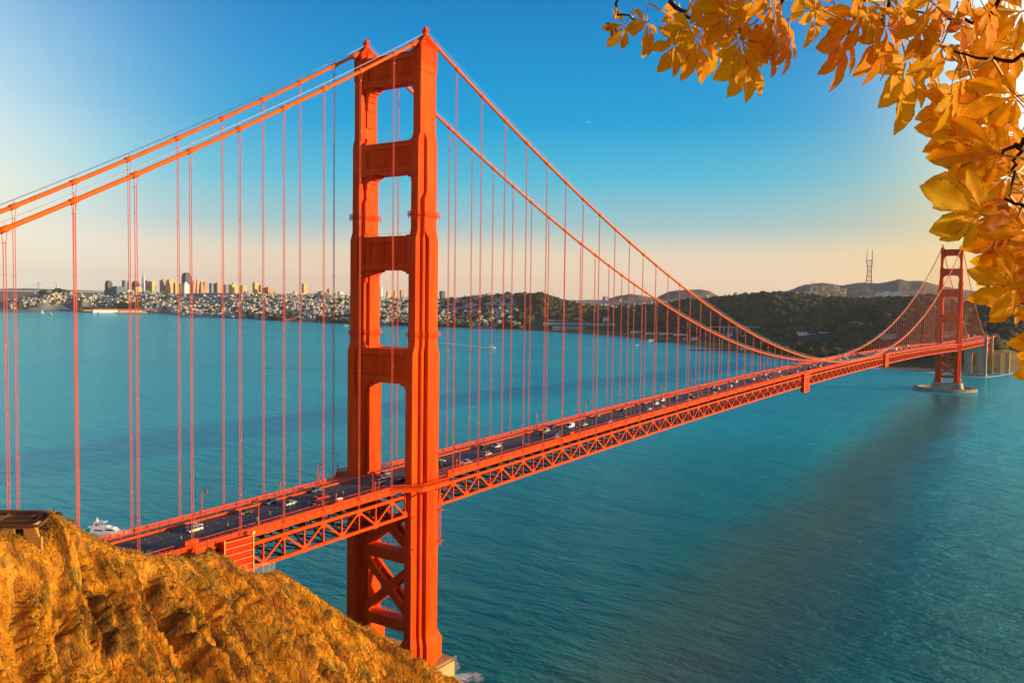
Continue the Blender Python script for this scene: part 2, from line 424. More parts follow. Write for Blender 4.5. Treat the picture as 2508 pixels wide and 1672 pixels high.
# chestnut leaves
for nm, ca, cb, vein in (('leaf_orange', (1.0, 0.36, 0.003), (1.0, 0.50, 0.005), (0.72, 0.19, 0.004)),
                         ('leaf_yellow', (1.0, 0.48, 0.003), (1.0, 0.60, 0.006), (0.85, 0.36, 0.006)),
                         ('leaf_brown', (0.52, 0.15, 0.008), (0.75, 0.25, 0.012), (0.32, 0.07, 0.005))):
    mt, nt, b, out = new_mat(nm)
    uv = nt.nodes.new('ShaderNodeUVMap'); s = nt.nodes.new('ShaderNodeSeparateXYZ')
    nt.links.new(uv.outputs[0], s.inputs[0])
    au = MATH(nt, 'ABSOLUTE', s.outputs[0])
    ph = MATH(nt, 'FRACT', MATH(nt, 'MULTIPLY', MATH(nt, 'SUBTRACT', s.outputs[1], MATH(nt, 'MULTIPLY', au, 0.16)), 15.0))
    vn = MATH(nt, 'MAXIMUM', MATH(nt, 'MULTIPLY', MATH(nt, 'LESS_THAN', ph, 0.24), 0.8), MATH(nt, 'LESS_THAN', au, 0.07))
    n = noise(nt, 9, 5, 0.65)
    oi = nt.nodes.new('ShaderNodeObjectInfo')
    base = MIXC(nt, RAMP(nt, n, [(0.35, (0, 0, 0)), (0.65, (1, 1, 1))]), ca, cb)
    base = MIXC(nt, MATH(nt, 'MULTIPLY', oi.outputs['Random'], 0.16), base, vein)
    edge = MATH(nt, 'MULTIPLY', MATH(nt, 'GREATER_THAN', au, 0.88), MATH(nt, 'GREATER_THAN', noise(nt, 30, 3), 0.5))
    base = MIXC(nt, MATH(nt, 'MULTIPLY', vn, 0.42), base, vein)
    spots = MATH(nt, 'GREATER_THAN', noise(nt, 45, 3, 0.7), 0.69)
    base = MIXC(nt, MATH(nt, 'MULTIPLY', MATH(nt, 'MAXIMUM', edge, spots), 0.7), base, (0.16, 0.035, 0.005))
    nt.links.new(base, b.inputs['Base Color'])
    b.inputs['Roughness'].default_value = 0.55; b.inputs['Specular IOR Level'].default_value = 0.15
    tr = nt.nodes.new('ShaderNodeBsdfTranslucent'); nt.links.new(base, tr.inputs['Color'])
    ms = nt.nodes.new('ShaderNodeMixShader'); ms.inputs[0].default_value = 0.55
    nt.links.new(b.outputs[0], ms.inputs[1]); nt.links.new(tr.outputs[0], ms.inputs[2])
    nt.links.new(ms.outputs[0], out.inputs['Surface'])


# ------------------------------------------------------------------ object helpers
class MB:
    """collects boxes, bars, tubes and prisms and links them as ONE mesh object"""

    def __init__(self):
        self.v, self.f, self.mi = [], [], []

    def face(self, idx, mi=0):
        self.f.append(tuple(idx)); self.mi.append(mi)

    def add(self, vs, fs, mi=0):
        o = len(self.v)
        self.v.extend([tuple(p) for p in vs])
        for q in fs: self.face([o + i for i in q], mi)
        return self

    def box(self, c, s, mi=0, rz=0.0):
        hx, hy, hz = s[0] / 2, s[1] / 2, s[2] / 2
        ca, sa = math.cos(rz), math.sin(rz)
        vs = []
        for dz in (-hz, hz):
            for dx, dy in ((-hx, -hy), (hx, -hy), (hx, hy), (-hx, hy)):
                vs.append((c[0] + dx * ca - dy * sa, c[1] + dx * sa + dy * ca, c[2] + dz))
        return self.add(vs, [(0, 3, 2, 1), (4, 5, 6, 7), (0, 1, 5, 4), (1, 2, 6, 5), (2, 3, 7, 6), (3, 0, 4, 7)], mi)

    def span(self, x0, x1, y0, y1, z0, z1, mi=0):
        return self.box(((x0 + x1) / 2, (y0 + y1) / 2, (z0 + z1) / 2), (x1 - x0, y1 - y0, z1 - z0), mi)

    def bar(self, p, q, w, h, mi=0, side=None):
        """rectangular bar from p to q; w is measured along side, h along the third axis"""
        p, q = Vector(p), Vector(q)
        d = (q - p).normalized()
        s = Vector(side) if side else (Vector((0, 0, 1)).cross(d) if abs(d.z) < 0.99 else Vector((0, 1, 0)))
        s = (s - d * s.dot(d)).normalized()
        t = d.cross(s)
        vs = []
        for e in (p, q):
            for a, b in ((-1, -1), (1, -1), (1, 1), (-1, 1)):
                vs.append(e + s * (a * w / 2) + t * (b * h / 2))
        return self.add(vs, [(0, 3, 2, 1), (4, 5, 6, 7), (0, 1, 5, 4), (1, 2, 6, 5), (2, 3, 7, 6), (3, 0, 4, 7)], mi)

    def tube(self, pts, r, n=6, mi=0, caps=True):
        pts = [Vector(p) for p in pts]
        rs = r if isinstance(r, (list, tuple)) else [r] * len(pts)
        rings = []
        prev = None
        for i, p in enumerate(pts):
            d = (pts[min(i + 1, len(pts) - 1)] - pts[max(i - 1, 0)]).normalized()
            if prev is None:
                a = d.cross(Vector((0, 0, 1)) if abs(d.z) < 0.9 else Vector((1, 0, 0))).normalized()
            else:
                a = (prev - d * prev.dot(d)).normalized()
            prev = a
            b = d.cross(a)
            rings.append([p + (a * math.cos(2 * math.pi * k / n) + b * math.sin(2 * math.pi * k / n)) * rs[i] for k in range(n)])
        return self.loft(rings, mi, caps)

    def loft(self, rings, mi=0, caps=True):
        n = len(rings[0]); o = len(self.v)
        for rg in rings: self.v.extend([tuple(p) for p in rg])
        for i in range(len(rings) - 1):
            for k in range(n):
                k2 = (k + 1) % n
                self.face((o + i * n + k, o + i * n + k2, o + (i + 1) * n + k2, o + (i + 1) * n + k), mi)
        if caps:
            self.face([o + k for k in reversed(range(n))], mi)
            self.face([o + (len(rings) - 1) * n + k for k in range(n)], mi)
        return self

    def build(self, name, mats, parent=None, smooth=False, loc=None):
        me = bpy.data.meshes.new(name)
        me.from_pydata(self.v, [], self.f)
        for mt in (mats if isinstance(mats, (list, tuple)) else [mats]):
            me.materials.append(MATS[mt])
        if any(self.mi): me.polygons.foreach_set('material_index', self.mi)
        if smooth: me.polygons.foreach_set('use_smooth', [True] * len(me.polygons))
        me.update()
        o = bpy.data.objects.new(name, me)
        COL.objects.link(o)
        if parent: o.parent = parent
        if loc is not None: o.location = loc
        return o


def np_mesh(name, verts, quads, mats, smooth=False, mi=None, parent=None):
    me = bpy.data.meshes.new(name)
    verts = np.asarray(verts, np.float32); quads = np.asarray(quads, np.int32)
    k = quads.shape[1]
    me.vertices.add(len(verts)); me.vertices.foreach_set('co', verts.ravel())
    me.loops.add(quads.size); me.loops.foreach_set('vertex_index', quads.ravel())
    me.polygons.add(len(quads))
    me.polygons.foreach_set('loop_start', np.arange(len(quads), dtype=np.int32) * k)
    for mt in (mats if isinstance(mats, (list, tuple)) else [mats]): me.materials.append(MATS[mt])
    if mi is not None: me.polygons.foreach_set('material_index', np.asarray(mi, np.int32))
    if smooth: me.polygons.foreach_set('use_smooth', np.ones(len(quads), bool))
    me.update(calc_edges=True)
    o = bpy.data.objects.new(name, me)
    COL.objects.link(o)
    if parent: o.parent = parent
    return o


def tag(o, label=None, cat=None, group=None, kind=None):
    if label: o['label'] = label
    if cat: o['category'] = cat
    if group: o['group'] = group
    if kind: o['kind'] = kind
    return o


def empty(name, loc=(0, 0, 0), rz=0.0):
    o = bpy.data.objects.new(name, None)
    o.empty_display_size = 0.5
    COL.objects.link(o)
    o.location = loc; o.rotation_euler = (0, 0, rz)
    return o


def copy_tree(o, parent=None):
    c = o.copy(); COL.objects.link(c)
    c.parent = parent
    for ch in list(o.children): copy_tree(ch, c)
    return c


# gradient noise on arrays
PERM = RNG.permutation(512)
GR = RNG.normal(size=(512, 2)); GR /= np.linalg.norm(GR, axis=1)[:, None]


def perlin(x, y):
    xi, yi = np.floor(x).astype(int), np.floor(y).astype(int)
    xf, yf = x - xi, y - yi
    u, v = xf * xf * xf * (xf * (xf * 6 - 15) + 10), yf * yf * yf * (yf * (yf * 6 - 15) + 10)

    def g(i, j):
        k = PERM[(PERM[(xi + i) & 511] + yi + j) & 511]
        return GR[k, 0] * (xf - i) + GR[k, 1] * (yf - j)
    return 1.4 * ((g(0, 0) * (1 - u) + g(1, 0) * u) * (1 - v) + (g(0, 1) * (1 - u) + g(1, 1) * u) * v)


def fbm(x, y, oct=4, gain=0.5, ridged=False):
    s, a = 0, 1.0
    for i in range(oct):
        n = perlin(x * 2 ** i + 17.3 * i, y * 2 ** i - 9.1 * i)
        s = s + a * ((1 - 2 * np.abs(n)) if ridged else n)
        a *= gain
    return s

# ------------------------------------------------------------------ the bridge
L, SAG, ZT, HALF = 1280.16, 143.07, 226.0, 13.716
TX = -0.9


def zr(x):                       # road surface
    if x < 0: return 73.35 + 0.026 * x
    if x > 1280: return 73.35 - 0.010 * (x - 1280)
    t = x / 1280.0
    return 73.35 + 9.2 * 4 * t * (1 - t)


def zc(x):                       # main cable
    if x < 0:
        t = -x / 342.9; return ZT + (67.0 - ZT) * t - 4 * 11.04 * t * (1 - t)
    if x > L:
        t = (x - L) / 342.9; return ZT + (74.0 - ZT) * t - 4 * 11.04 * t * (1 - t)
    return ZT - 4 * SAG * (x / L) * (1 - x / L)


bridge = empty('suspension_bridge', (0, 0, 0))
tag(bridge, 'long orange suspension bridge with two stepped towers crossing the strait', 'bridge')


def steps(s):
    (a1, b1), (a2, b2), (a3, b3) = s
    q = [(a1, b1), (a2, b1), (a2, b2), (a3, b2), (a3, b3)]
    r = q + [(-x, y) for x, y in reversed(q)]
    return r + [(-x, -y) for x, y in r]


S5 = ((8.4, 2.7), (4.7, 3.8), (2.7, 5.2)); S4 = ((7.1, 1.55), (3.8, 2.65), (2.05, 4.15)); S3 = ((5.95, 1.55), (3.35, 2.65), (1.7, 3.95))
S2 = ((4.95, 1.55), (3.1, 3.0), (3.08, 3.01)); S2U = ((4.9, 1.55), (1.6, 2.65), (1.58, 2.66)); S1 = ((4.0, 1.6), (2, 1.62), (1, 1.64)); S0 = ((4.2, 1.8), (2, 1.82), (1, 1.84))
LEV = [(9.2, S5), (17.3, S5), (20.2, S4), (118.6, S4), (121.4, S3), (157.6, S3), (160.5, S2), (171.0, S2), (173.4, S2U), (190.9, S2U), (193.4, S1), (213.4, S1), (213.8, S0), (221.8, S0)]


def ring_walk(z, prof, off=0.75):
    """service gallery wrapped round a leg"""
    b = MB()
    p = [(x + math.copysign(off, x), y + math.copysign(off, y)) for x, y in steps(prof)]
    n = len(p)
    b.loft([[(x, y, z) for x, y in p], [(x, y, z + 0.2) for x, y in p]])
    for i in range(n):
        (x0, y0), (x1, y1) = p[i], p[(i + 1) % n]
        for hh in (0.65, 1.25): b.bar((x0, y0, z + hh), (x1, y1, z + hh), 0.09, 0.09)
        k = max(1, int(math.hypot(x1 - x0, y1 - y0) / 1.1))
        for j in range(k):
            x, y = x0 + (x1 - x0) * j / k, y0 + (y1 - y0) * j / k
            b.bar((x, y, z - 0.05), (x, y, z + 1.3), 0.09, 0.09)
            b.bar((x * 0.985, y * 0.9, z - 0.9), (x, y, z), 0.14, 0.14)
    return b


def make_leg(x, y):
    b = MB()
    b.loft([[(px, py, z) for px, py in steps(s)] for z, s in LEV])
    for sgn in (-1, 1):
        for k in range(8):           # short fluting under the cap
            b.span(-3.95 + k * 1.06, -3.45 + k * 1.06, sgn * 1.82 - 0.14, sgn * 1.82 + 0.14, 216.2, 221.3)
        for k in range(4):
            b.span(sgn * 4.2 - 0.14, sgn * 4.2 + 0.14, -1.5 + k * 0.85, -1.1 + k * 0.85, 216.2, 221.3)
        for k in range(3):           # raised welts up the middle cell
            b.span(-1.3 + k * 1.1, -1.05 + k * 1.1, sgn * 4.15 - 0.06, sgn * 4.15 + 0.06, 22, 116)
    leg = b.build('tower_leg', 'tower_paint', bridge, loc=(x, y, 0))
    c = MB()
    prof = [(221.8, 4.6, 2.2), (222.3, 4.5, 2.1), (223.6, 3.5, 1.7), (224.7, 2.3, 1.3), (225.5, 1.45, 1.1), (225.9, 1.25, 1.0)]
    c.loft([[(-a, -bb, z), (a, -bb, z), (a, bb, z), (-a, bb, z)] for z, a, bb in prof])
    for k in range(17):              # standing seams of the curved housing
        t = -1 + k / 8.0
        for sgn in (-1, 1):
            for (z0, a0, b0), (z1, a1, b1) in zip(prof[1:-1], prof[2:]):
                c.bar((a0 * t, sgn * (b0 + 0.05), z0), (a1 * t, sgn * (b1 + 0.05), z1), 0.14, 0.16)
    for sgn in (-1, 1):
        for hh in (222.6, 223.0):
            c.bar((-4.7, sgn * 2.3, hh), (4.7, sgn * 2.3, hh), 0.07, 0.07)
        for k in range(9): c.bar((-4.7 + k * 1.17, sgn * 2.3, 221.8), (-4.7 + k * 1.17, sgn * 2.3, 223.05), 0.07, 0.07)
    c.build('saddle_cap', 'orange_paint', leg)
    d = MB()
    d.loft([[(-a, -a, z), (a, -a, z), (a, a, z), (-a, a, z)] for z, a in ((225.9, 1.0), (227.4, 0.62), (227.5, 0.95), (227.7, 0.95))])
    d.loft([[(-a, -a, z), (a, -a, z), (a, a, z), (-a, a, z)] for z, a in ((227.7, 0.45), (228.6, 0.42), (229.2, 0.1))])
    for hh in (228.1, 228.6):
        for sgn in (-1, 1):
            d.bar((-1.0, sgn * 1.0, hh), (1.0, sgn * 1.0, hh), 0.08, 0.08); d.bar((sgn * 1.0, -1.0, hh), (sgn * 1.0, 1.0, hh), 0.08, 0.08)
    for sx in (-1, 0, 1):
        for sy in (-1, 0, 1):
            if sx or sy: d.bar((sx, sy, 227.6), (sx, sy, 228.65), 0.08, 0.08)
    d.build('beacon', 'orange_paint', leg)
    ring_walk(165.5, S2U if False else S2).build('service_gallery', 'orange_rail', leg)
    ring_walk(124.6, S3).build('service_gallery', 'orange_rail', leg)
    # bulging sidewalk balcony round the outer side of the leg
    sg = 1 if y > 0 else -1
    e = MB()
    po = [(-15, 0), (-9.8, 4.3), (-7.0, 6.9), (7.0, 6.9), (9.8, 4.3), (15, 0)]
    e.loft([[(px, sg * (py - 0.3), z) for px, py in po] + [(15, -sg * 1.0, z), (-15, -sg * 1.0, z)] for z in (72.4, 73.7)])
    for i in range(5):
        (x0, y0), (x1, y1) = po[i], po[i + 1]
        for hh, w in ((73.95, 0.16), (75.0, 0.2)): e.bar((x0, sg * (y0 - 0.3), hh), (x1, sg * (y1 - 0.3), hh), w, w)
        k = max(2, int(math.hypot(x1 - x0, y1 - y0) / 0.45))
        for j in range(k):
            px, py = x0 + (x1 - x0) * j / k, y0 + (y1 - y0) * j / k
            e.bar((px, sg * (py - 0.3), 73.6), (px, sg * (py - 0.3), 75.0), 0.2, 0.08)
    for px in (-8, -3, 3, 8):
        e.bar((px, sg * 2.5, 70.3), (px, sg * 6.0, 72.5), 0.35, 0.5)
    for px, py in ((-9.8, 4.0), (-6.5, 6.5), (0.5, 6.5), (6.5, 6.5), (9.8, 4.0)):
        e.tube([(px, sg * py, 73.7), (px, sg * py, 76.9)], 0.09, 6); e.box((px, sg * py, 77.0), (0.34, 0.34, 0.3))
    e.build('sidewalk_balcony', 'orange_rail', leg)
    if y < 0:
        for px in (-7.5, 7.4):       # maintenance ladders on the outer face below the deck
            g = MB()
            for dx in (-0.5, 0.5): g.bar((px + dx, -2.2, 50), (px + dx, -2.2, 69), 0.14, 0.14)
            for k in range(9): g.bar((px - 0.5, -2.2, 51 + k * 2), (px + 0.5, -2.2, 51 + k * 2), 0.12, 0.12)
            for zz in (52, 63): g.box((px, -2.3, zz), (2.2, 1.6, 0.2))
            g.build('maintenance_ladder', 'orange_rail', leg)
    return leg


north_legs = [make_leg(TX, s * HALF) for s in (-1, 1)]


def strut_mb(z0, z1, half, inner):
    b = MB()
    yi = inner
    b.span(-half + 0.55, half - 0.55, -yi, yi, z0 + 0.35, z1 - 0.25)
    for s in (-1, 1):
        f = s * half
        lo, hi = sorted((f, f - s * 0.9))
        b.span(lo, hi, -yi + 2.0, yi - 2.0, z1 - 2.0, z1 - 0.5)             # top band
        b.span(min(f + s * 0.28, f - s * 0.9), max(f + s * 0.28, f - s * 0.9), -yi + 2.0, yi - 2.0, z1 - 0.5, z1)
        b.span(lo, hi, -yi + 2.0, yi - 2.0, z0 + 0.3, z0 + 2.2)
        b.span(min(f + s * 0.22, f - s * 0.9), max(f + s * 0.22, f - s * 0.9), -yi + 2.0, yi - 2.0, z0, z0 + 0.3)
        n = 15
        for k in range(n):                                                # angular fluted ribs
            y = -yi + 2.6 + (2 * yi - 5.2) * (k + 0.5) / n
            w = (2 * yi - 5.2) / n * 0.36
            x0, x1 = f - s * 0.55, f - s * 0.02
            b.add([(x0, y - w, z0 + 2.3), (x0, y + w, z0 + 2.3), (x1, y, z0 + 2.6), (x0, y - w, z1 - 2.1), (x0, y + w, z1 - 2.1), (x1, y, z1 - 2.4)],
                  [(0, 1, 2), (3, 5, 4), (0, 2, 5, 3), (1, 4, 5, 2), (0, 3, 4, 1)])
    for s in (-1, 1):                # end blocks and stepped brackets
        def blk(w, za, zb, hf):
            y0, y1 = sorted((s * yi, s * (yi - w)))
            b.span(-hf, hf, y0, y1, za, zb)
        blk(2.05, z0 - 0.7, z1 + 0.35, half + 0.35)
        blk(1.4, z1 + 0.35, z1 + 1.1, half * 0.8)
        blk(0.8, z1 + 1.1, z1 + 2.6, half * 0.5)
        blk(4.6, z0 - 0.75, z0 + 0.2, half * 0.86)
        blk(3.2, z0 - 1.5, z0 - 0.75, half * 0.80)
        blk(2.2, z0 - 2.6, z0 - 1.5, half * 0.74)
        blk(1.55, z0 - 4.6, z0 - 2.6, half * 0.68)
        blk(1.05, z0 - 7.6, z0 - 4.6, half * 0.62)
        blk(0.6, z0 - 13.5, z0 - 7.6, half * 0.56)
    for k in range(5):               # handrail on top
        b.bar((-half * 0.5, -yi + 2 + k * (2 * yi - 4) / 4, z1 - 0.3), (-half * 0.5, -yi + 2 + k * (2 * yi - 4) / 4, z1 + 1.1), 0.08, 0.08)
    b.bar((-half * 0.5, -yi + 2, z1 + 1.1), (-half * 0.5, yi - 2, z1 + 1.1), 0.06, 0.06)
    return b


north_struts = []
for z0, z1, half, inner in ((211.0, 221.1, 2.8, 12.1), (180.4, 191.0, 3.5, 12.1), (147.2, 158.7, 4.4, 12.1), (107.9, 119.7, 5.4, 12.1)):
    north_struts.append(strut_mb(z0, z1, half, inner).build('portal_strut', 'tower_paint', bridge, loc=(TX, 0, 0)))


def brace_mb(z0, z1):
    b = MB()
    yi = 12.2
    if True:
        b.span(-2.6, 2.6, -yi, yi, z0, z1)
        for k in range(12):
            for sx in (-2.2, 2.2): b.bar((sx, -yi + 1 + k * 2.03, z1), (sx, -yi + 1 + k * 2.03, z1 + 1.1), 0.14, 0.14)
        for sx in (-2.2, 2.2): b.bar((sx, -yi, z1 + 1.1), (sx, yi, z1 + 1.1), 0.14, 0.14)
    return b


def diag_mb(z0, z1):
    b = MB()
    yi = 12.2
    for s in (-1, 1):
        for xs in (-1.8, 1.8):       # two flanges
            b.bar((xs, -s * yi, z0), (xs, s * yi, z1), 2.7, 1.3, side=(0, 1, 0))
        for k in range(14):          # lacing between them
            t = (k + 0.5) / 14
            y, z = -s * yi * (1 - 2 * t), z0 + (z1 - z0) * t
            b.bar((-1.2, y, z + (0.7 if k % 2 else -0.7)), (1.2, y, z + (-0.7 if k % 2 else 0.7)), 0.45, 0.3)
    b.box((0, 0, (z0 + z1) / 2), (5.1, 4.4, 4.6))
    return b


north_braces = [brace_mb(*q).build('horizontal_brace', 'tower_paint', bridge, loc=(TX, 0, 0)) for q in ((44.5, 48.3), (20.2, 24.0))]
for z0, z1 in ((24.0, 44.6), (48.2, 65.5)):
    north_braces.append(diag_mb(z0, z1).build('cross_brace', 'tower_paint', bridge, loc=(TX, 0, 0)))

# the south tower: copies of every part
for o in north_legs + north_struts + north_braces:
    c = copy_tree(o, bridge)
    c.location.x = L + 0.9

# piers
b = MB()


def rounded(x, y, r, n=6):
    pts = []
    for sx, sy, a0 in ((1, 1, 0), (-1, 1, 90), (-1, -1, 180), (1, -1, 270)):
        for k in range(n + 1):
            a = R(a0 + 90 * k / n); pts.append((sx * (x - r) + r * math.cos(a), sy * (y - r) + r * math.sin(a)))
    return pts


b.loft([[(TX + x, y, z) for x, y in rounded(11.5, 21.5, 3.0)] for z in (-6, 9.25)])
b.loft([[(TX + x, y, z) for x, y in rounded(10.6, 20.6, 2.6)] for z in (9.25, 9.8)])
for k in range(16):
    b.bar((TX - 11 + k * 1.45, -21.2, 9.2), (TX - 11 + k * 1.45, -21.2, 10.5), 0.1, 0.1)
b.bar((TX - 11, -21.2, 10.5), (TX + 11, -21.2, 10.5), 0.1, 0.1)
b.bar((TX - 11, -21.2, 9.9), (TX + 11, -21.2, 9.9), 0.08, 0.08)
b.build('tower_pier', 'concrete_warm', bridge)
b = MB()
XS = L + 0.9
b.loft([[(XS + x, y, z) for x, y in rounded(12.5 * f, 22.5 * f, 2.0)] for z, f in ((-6, 1.0), (5.5, 1.0), (6.5, 0.95), (12.0, 0.93), (13.0, 0.9))])
for s in (-1, 1):
    for k in range(5): b.span(XS - 12.9, XS + 12.9, s * 14 - 5.2 + k * 2.3, s * 14 - 4.3 + k * 2.3, -2, 11.0)
b.build('tower_pier', 'concrete_grey', bridge)
# the oval fender round the south pier
fen = MB()
ro, ri = [], []
NF = 72
for z, fo in ((-6, 1.0), (4.6, 1.0)):
    ro.append([(XS + 12 + 46 * math.cos(2 * math.pi * k / NF), 5 + 46 * math.sin(2 * math.pi * k / NF), z) for k in range(NF)])
    ri.append([(XS + 12 + 39 * math.cos(2 * math.pi * k / NF), 5 + 39 * math.sin(2 * math.pi * k / NF), z) for k in range(NF)])
fen.loft(ro, caps=False)
fen.loft([list(reversed(q)) for q in ri], caps=False)
o0 = len(fen.v); fen.v += ro[1] + ri[1]
for k in range(NF):
    k2 = (k + 1) % NF
    fen.face((o0 + k, o0 + k2, o0 + NF + k2, o0 + NF + k))
for k in range(0, NF, 3):
    a = 2 * math.pi * k / NF
    fen.box((XS + 12 + 44 * math.cos(a), 5 + 44 * math.sin(a), 5.0), (1.6, 1.6, 0.8), rz=a)
tag(fen.build('pier_fender', 'fender_stone'), 'low oval concrete fender wall in the water around the far tower foot', 'fender')

# main cables with their bands and hand ropes
xs_main = [16.48 + k * (1263.6 - 16.48) / 82 for k in range(83)]
xs_north = [-(16.33 + 15.24 * k) for k in range(21)]
xs_south = [L + 16.5 + 15.24 * k for k in range(21)]
allx = sorted(xs_north + xs_main + xs_south)
for s in (-1, 1):
    y = s * HALF
    b = MB()
    pts = [(-342.9 + k * 3.8, y, zc(-342.9 + k * 3.8)) for k in range(90)] + [(x, y, zc(x)) for x in np.arange(0, L + 1, 7.62)] + [(L + 3.8 * k, y, zc(L + 3.8 * k)) for k in range(1, 91)]
    b.tube(pts, 0.56, 10)
    for x in allx:                   # cable bands
        d = 0.95
        b.tube([(x - d, y, zc(x - d)), (x + d, y, zc(x + d))], 0.72, 10)
        b.bar((x, y, zc(x) + 0.5), (x, y, zc(x) + 1.7), 0.07, 0.07)
    for xx, dd in ((TX, 1), (XS, 1)):
        for q in (-1, 1):            # sleeves at the saddles
            b.tube([(xx + q * 4.0, y, zc(xx + q * 4.0) - 0.1), (xx + q * 7.2, y, zc(xx + q * 7.2))], 0.85, 10)
    b.build('main_cable', 'cable_paint', bridge, smooth=True)
    h = MB()
    for q in (-0.5, 0.5):
        h.tube([(p[0], p[1] + q, p[2] + 1.65) for p in pts], 0.045, 4)
    h.build('hand_rope', 'hand_rope_steel', bridge)

# suspenders: the hundred that show largest as parts, the rest as one
sus = [(x, s * HALF) for x in allx for s in (-1, 1)]


def visible(x, y, z):
    d = np.array([x, y, z]) - CAMP
    w = d @ FW
    return w > 1 and abs((d @ RT) / w) < 0.6 and abs((d @ UP) / w) < 0.42


def rope(b, x, y):
    zt, zb = zc(x) - 0.3, zr(x) - 2.2
    if zt - zb < 0.8: return
    zm = max(zb, zt - 2.6)
    for q in (-1, 1):
        b.tube([(x + q * 0.62, y, zt), (x + q * 0.27, y, zm)], 0.075, 5)
        b.tube([(x + q * 0.27, y, zm), (x + q * 0.27, y, zb)], 0.105, 5)
    b.box((x, y, zm), (0.95, 0.35, 0.22))
    k = zb + 14
    while k < zt - 8:
        b.box((x, y, k), (0.85, 0.3, 0.18)); k += 15.0


inview = [q for q in sus if visible(q[0], q[1], zr(q[0]) + 2) or visible(q[0], q[1], zc(q[0]) - 2)]
inview.sort(key=lambda q: np.linalg.norm(np.array([q[0], q[1], 100]) - CAMP))
first = inview[:100]
for x, y in first:
    b = MB(); rope(b, x, y)
    b.build('suspender', 'rope_paint', bridge)
b = MB()
for q in sus:
    if q not in first: rope(b, *q)
tag(b.build('suspender', 'rope_paint', bridge), kind='stuff')

# roadway, sidewalks, railings
XA, XB = -342.9, 1623.0
xs = list(np.arange(XA, XB + 1, 7.62))


def sweep(b, prof, xs, mi=0, dz=0.0):
    b.loft([[(x, y, zr(x) + z + dz) for y, z in prof] for x in xs], mi)


b = MB(); sweep(b, [(-9.45, -0.5), (9.45, -0.5), (9.45, 0), (-9.45, 0)], xs); b.build('roadway', 'asphalt', bridge)
for s in (-1, 1):
    b = MB()
    sweep(b, [(s * 9.45, -0.6), (s * 9.45, 0.36), (s * 13.2, 0.36), (s * 13.2, -0.6)] if s < 0 else [(s * 9.45, 0.36), (s * 9.45, -0.6), (s * 13.2, -0.6), (s * 13.2, 0.36)], xs)
    b.build('sidewalk', 'sidewalk', bridge)
    b = MB()                          # inner curb rail
    sweep(b, [(s * 9.40 - 0.09, 0.02), (s * 9.40 + 0.09, 0.02), (s * 9.40 + 0.09, 0.62), (s * 9.40 - 0.09, 0.62)], xs)
    for x in np.arange(-220, 420, 7.62):
        if x > -14 and x < 12: continue
        b.bar((x, s * 9.75, zr(x) + 0.3), (x, s * 9.75, zr(x) + 1.45), 0.13, 0.13)
    for seg in ((-220, -14), (12, 420)):
        b.tube([(x, s * 9.75, zr(x) + 1.45) for x in np.arange(seg[0], seg[1] + 0.1, 5)], 0.085, 5)
    b.build('curb_rail', 'orange_rail', bridge)
    b = MB()                          # outer pedestrian railing
    for seg in ((XA, TX - 14.8), (TX + 14.8, XS - 14.8), (XS + 14.8, XB)):
        q = list(np.arange(seg[0], seg[1], 7.62)) + [seg[1]]
        sweep(b, [(s * 13.5 - 0.11, 1.42), (s * 13.5 + 0.11, 1.42), (s * 13.5 + 0.11, 1.62), (s * 13.5 - 0.11, 1.62)], q)
        sweep(b, [(s * 13.5 - 0.10, 0.30), (s * 13.5 + 0.10, 0.30), (s * 13.5 + 0.10, 0.52), (s * 13.5 - 0.10, 0.52)], q)
        x = seg[0]
        while x < seg[1]:
            b.bar((x, s * 13.5, zr(x) - 0.2), (x, s * 13.5, zr(x) + 1.72), 0.28, 0.30, side=(1, 0, 0))
            x += 3.81
        near = seg[0] < 400
        x = seg[0] + 0.2
        while x < seg[1]:
            stp, w = (0.42, 0.24) if x < 160 else (1.27, 0.95)
            b.bar((x, s * 13.5, zr(x) + 0.5), (x, s * 13.5, zr(x) + 1.45), w, 0.06, side=(1, 0, 0))
            x += stp
    sweep(b, [(s * 13.205, -1.0), (s * 13.205, 0.40), (s * 13.32, 0.40), (s * 13.32, -1.0)] if s < 0 else [(s * 13.205, 0.40), (s * 13.205, -1.0), (s * 13.32, -1.0), (s * 13.32, 0.40)], xs)
    # utility ledge below the railing
    sweep(b, [(s * 13.33, -1.02), (s * 13.33, -0.65), (s * 13.75, -0.65), (s * 13.75, -1.02)] if s < 0 else [(s * 13.33, -0.65), (s * 13.33, -1.02), (s * 13.75, -1.02), (s * 13.75, -0.65)], xs)
    b.build('pedestrian_railing', 'orange_rail', bridge)
b = MB()
for x in np.arange(-150, 330, 3.66):
    for y in (-6.3, -3.15, 0, 3.15, 6.3):
        b.box((x + 0.3 * abs(y), y, zr(x + 0.3 * abs(y)) + 0.015), (0.26, 0.16, 0.03))
b.build('lane_marker', 'white_paint', bridge)

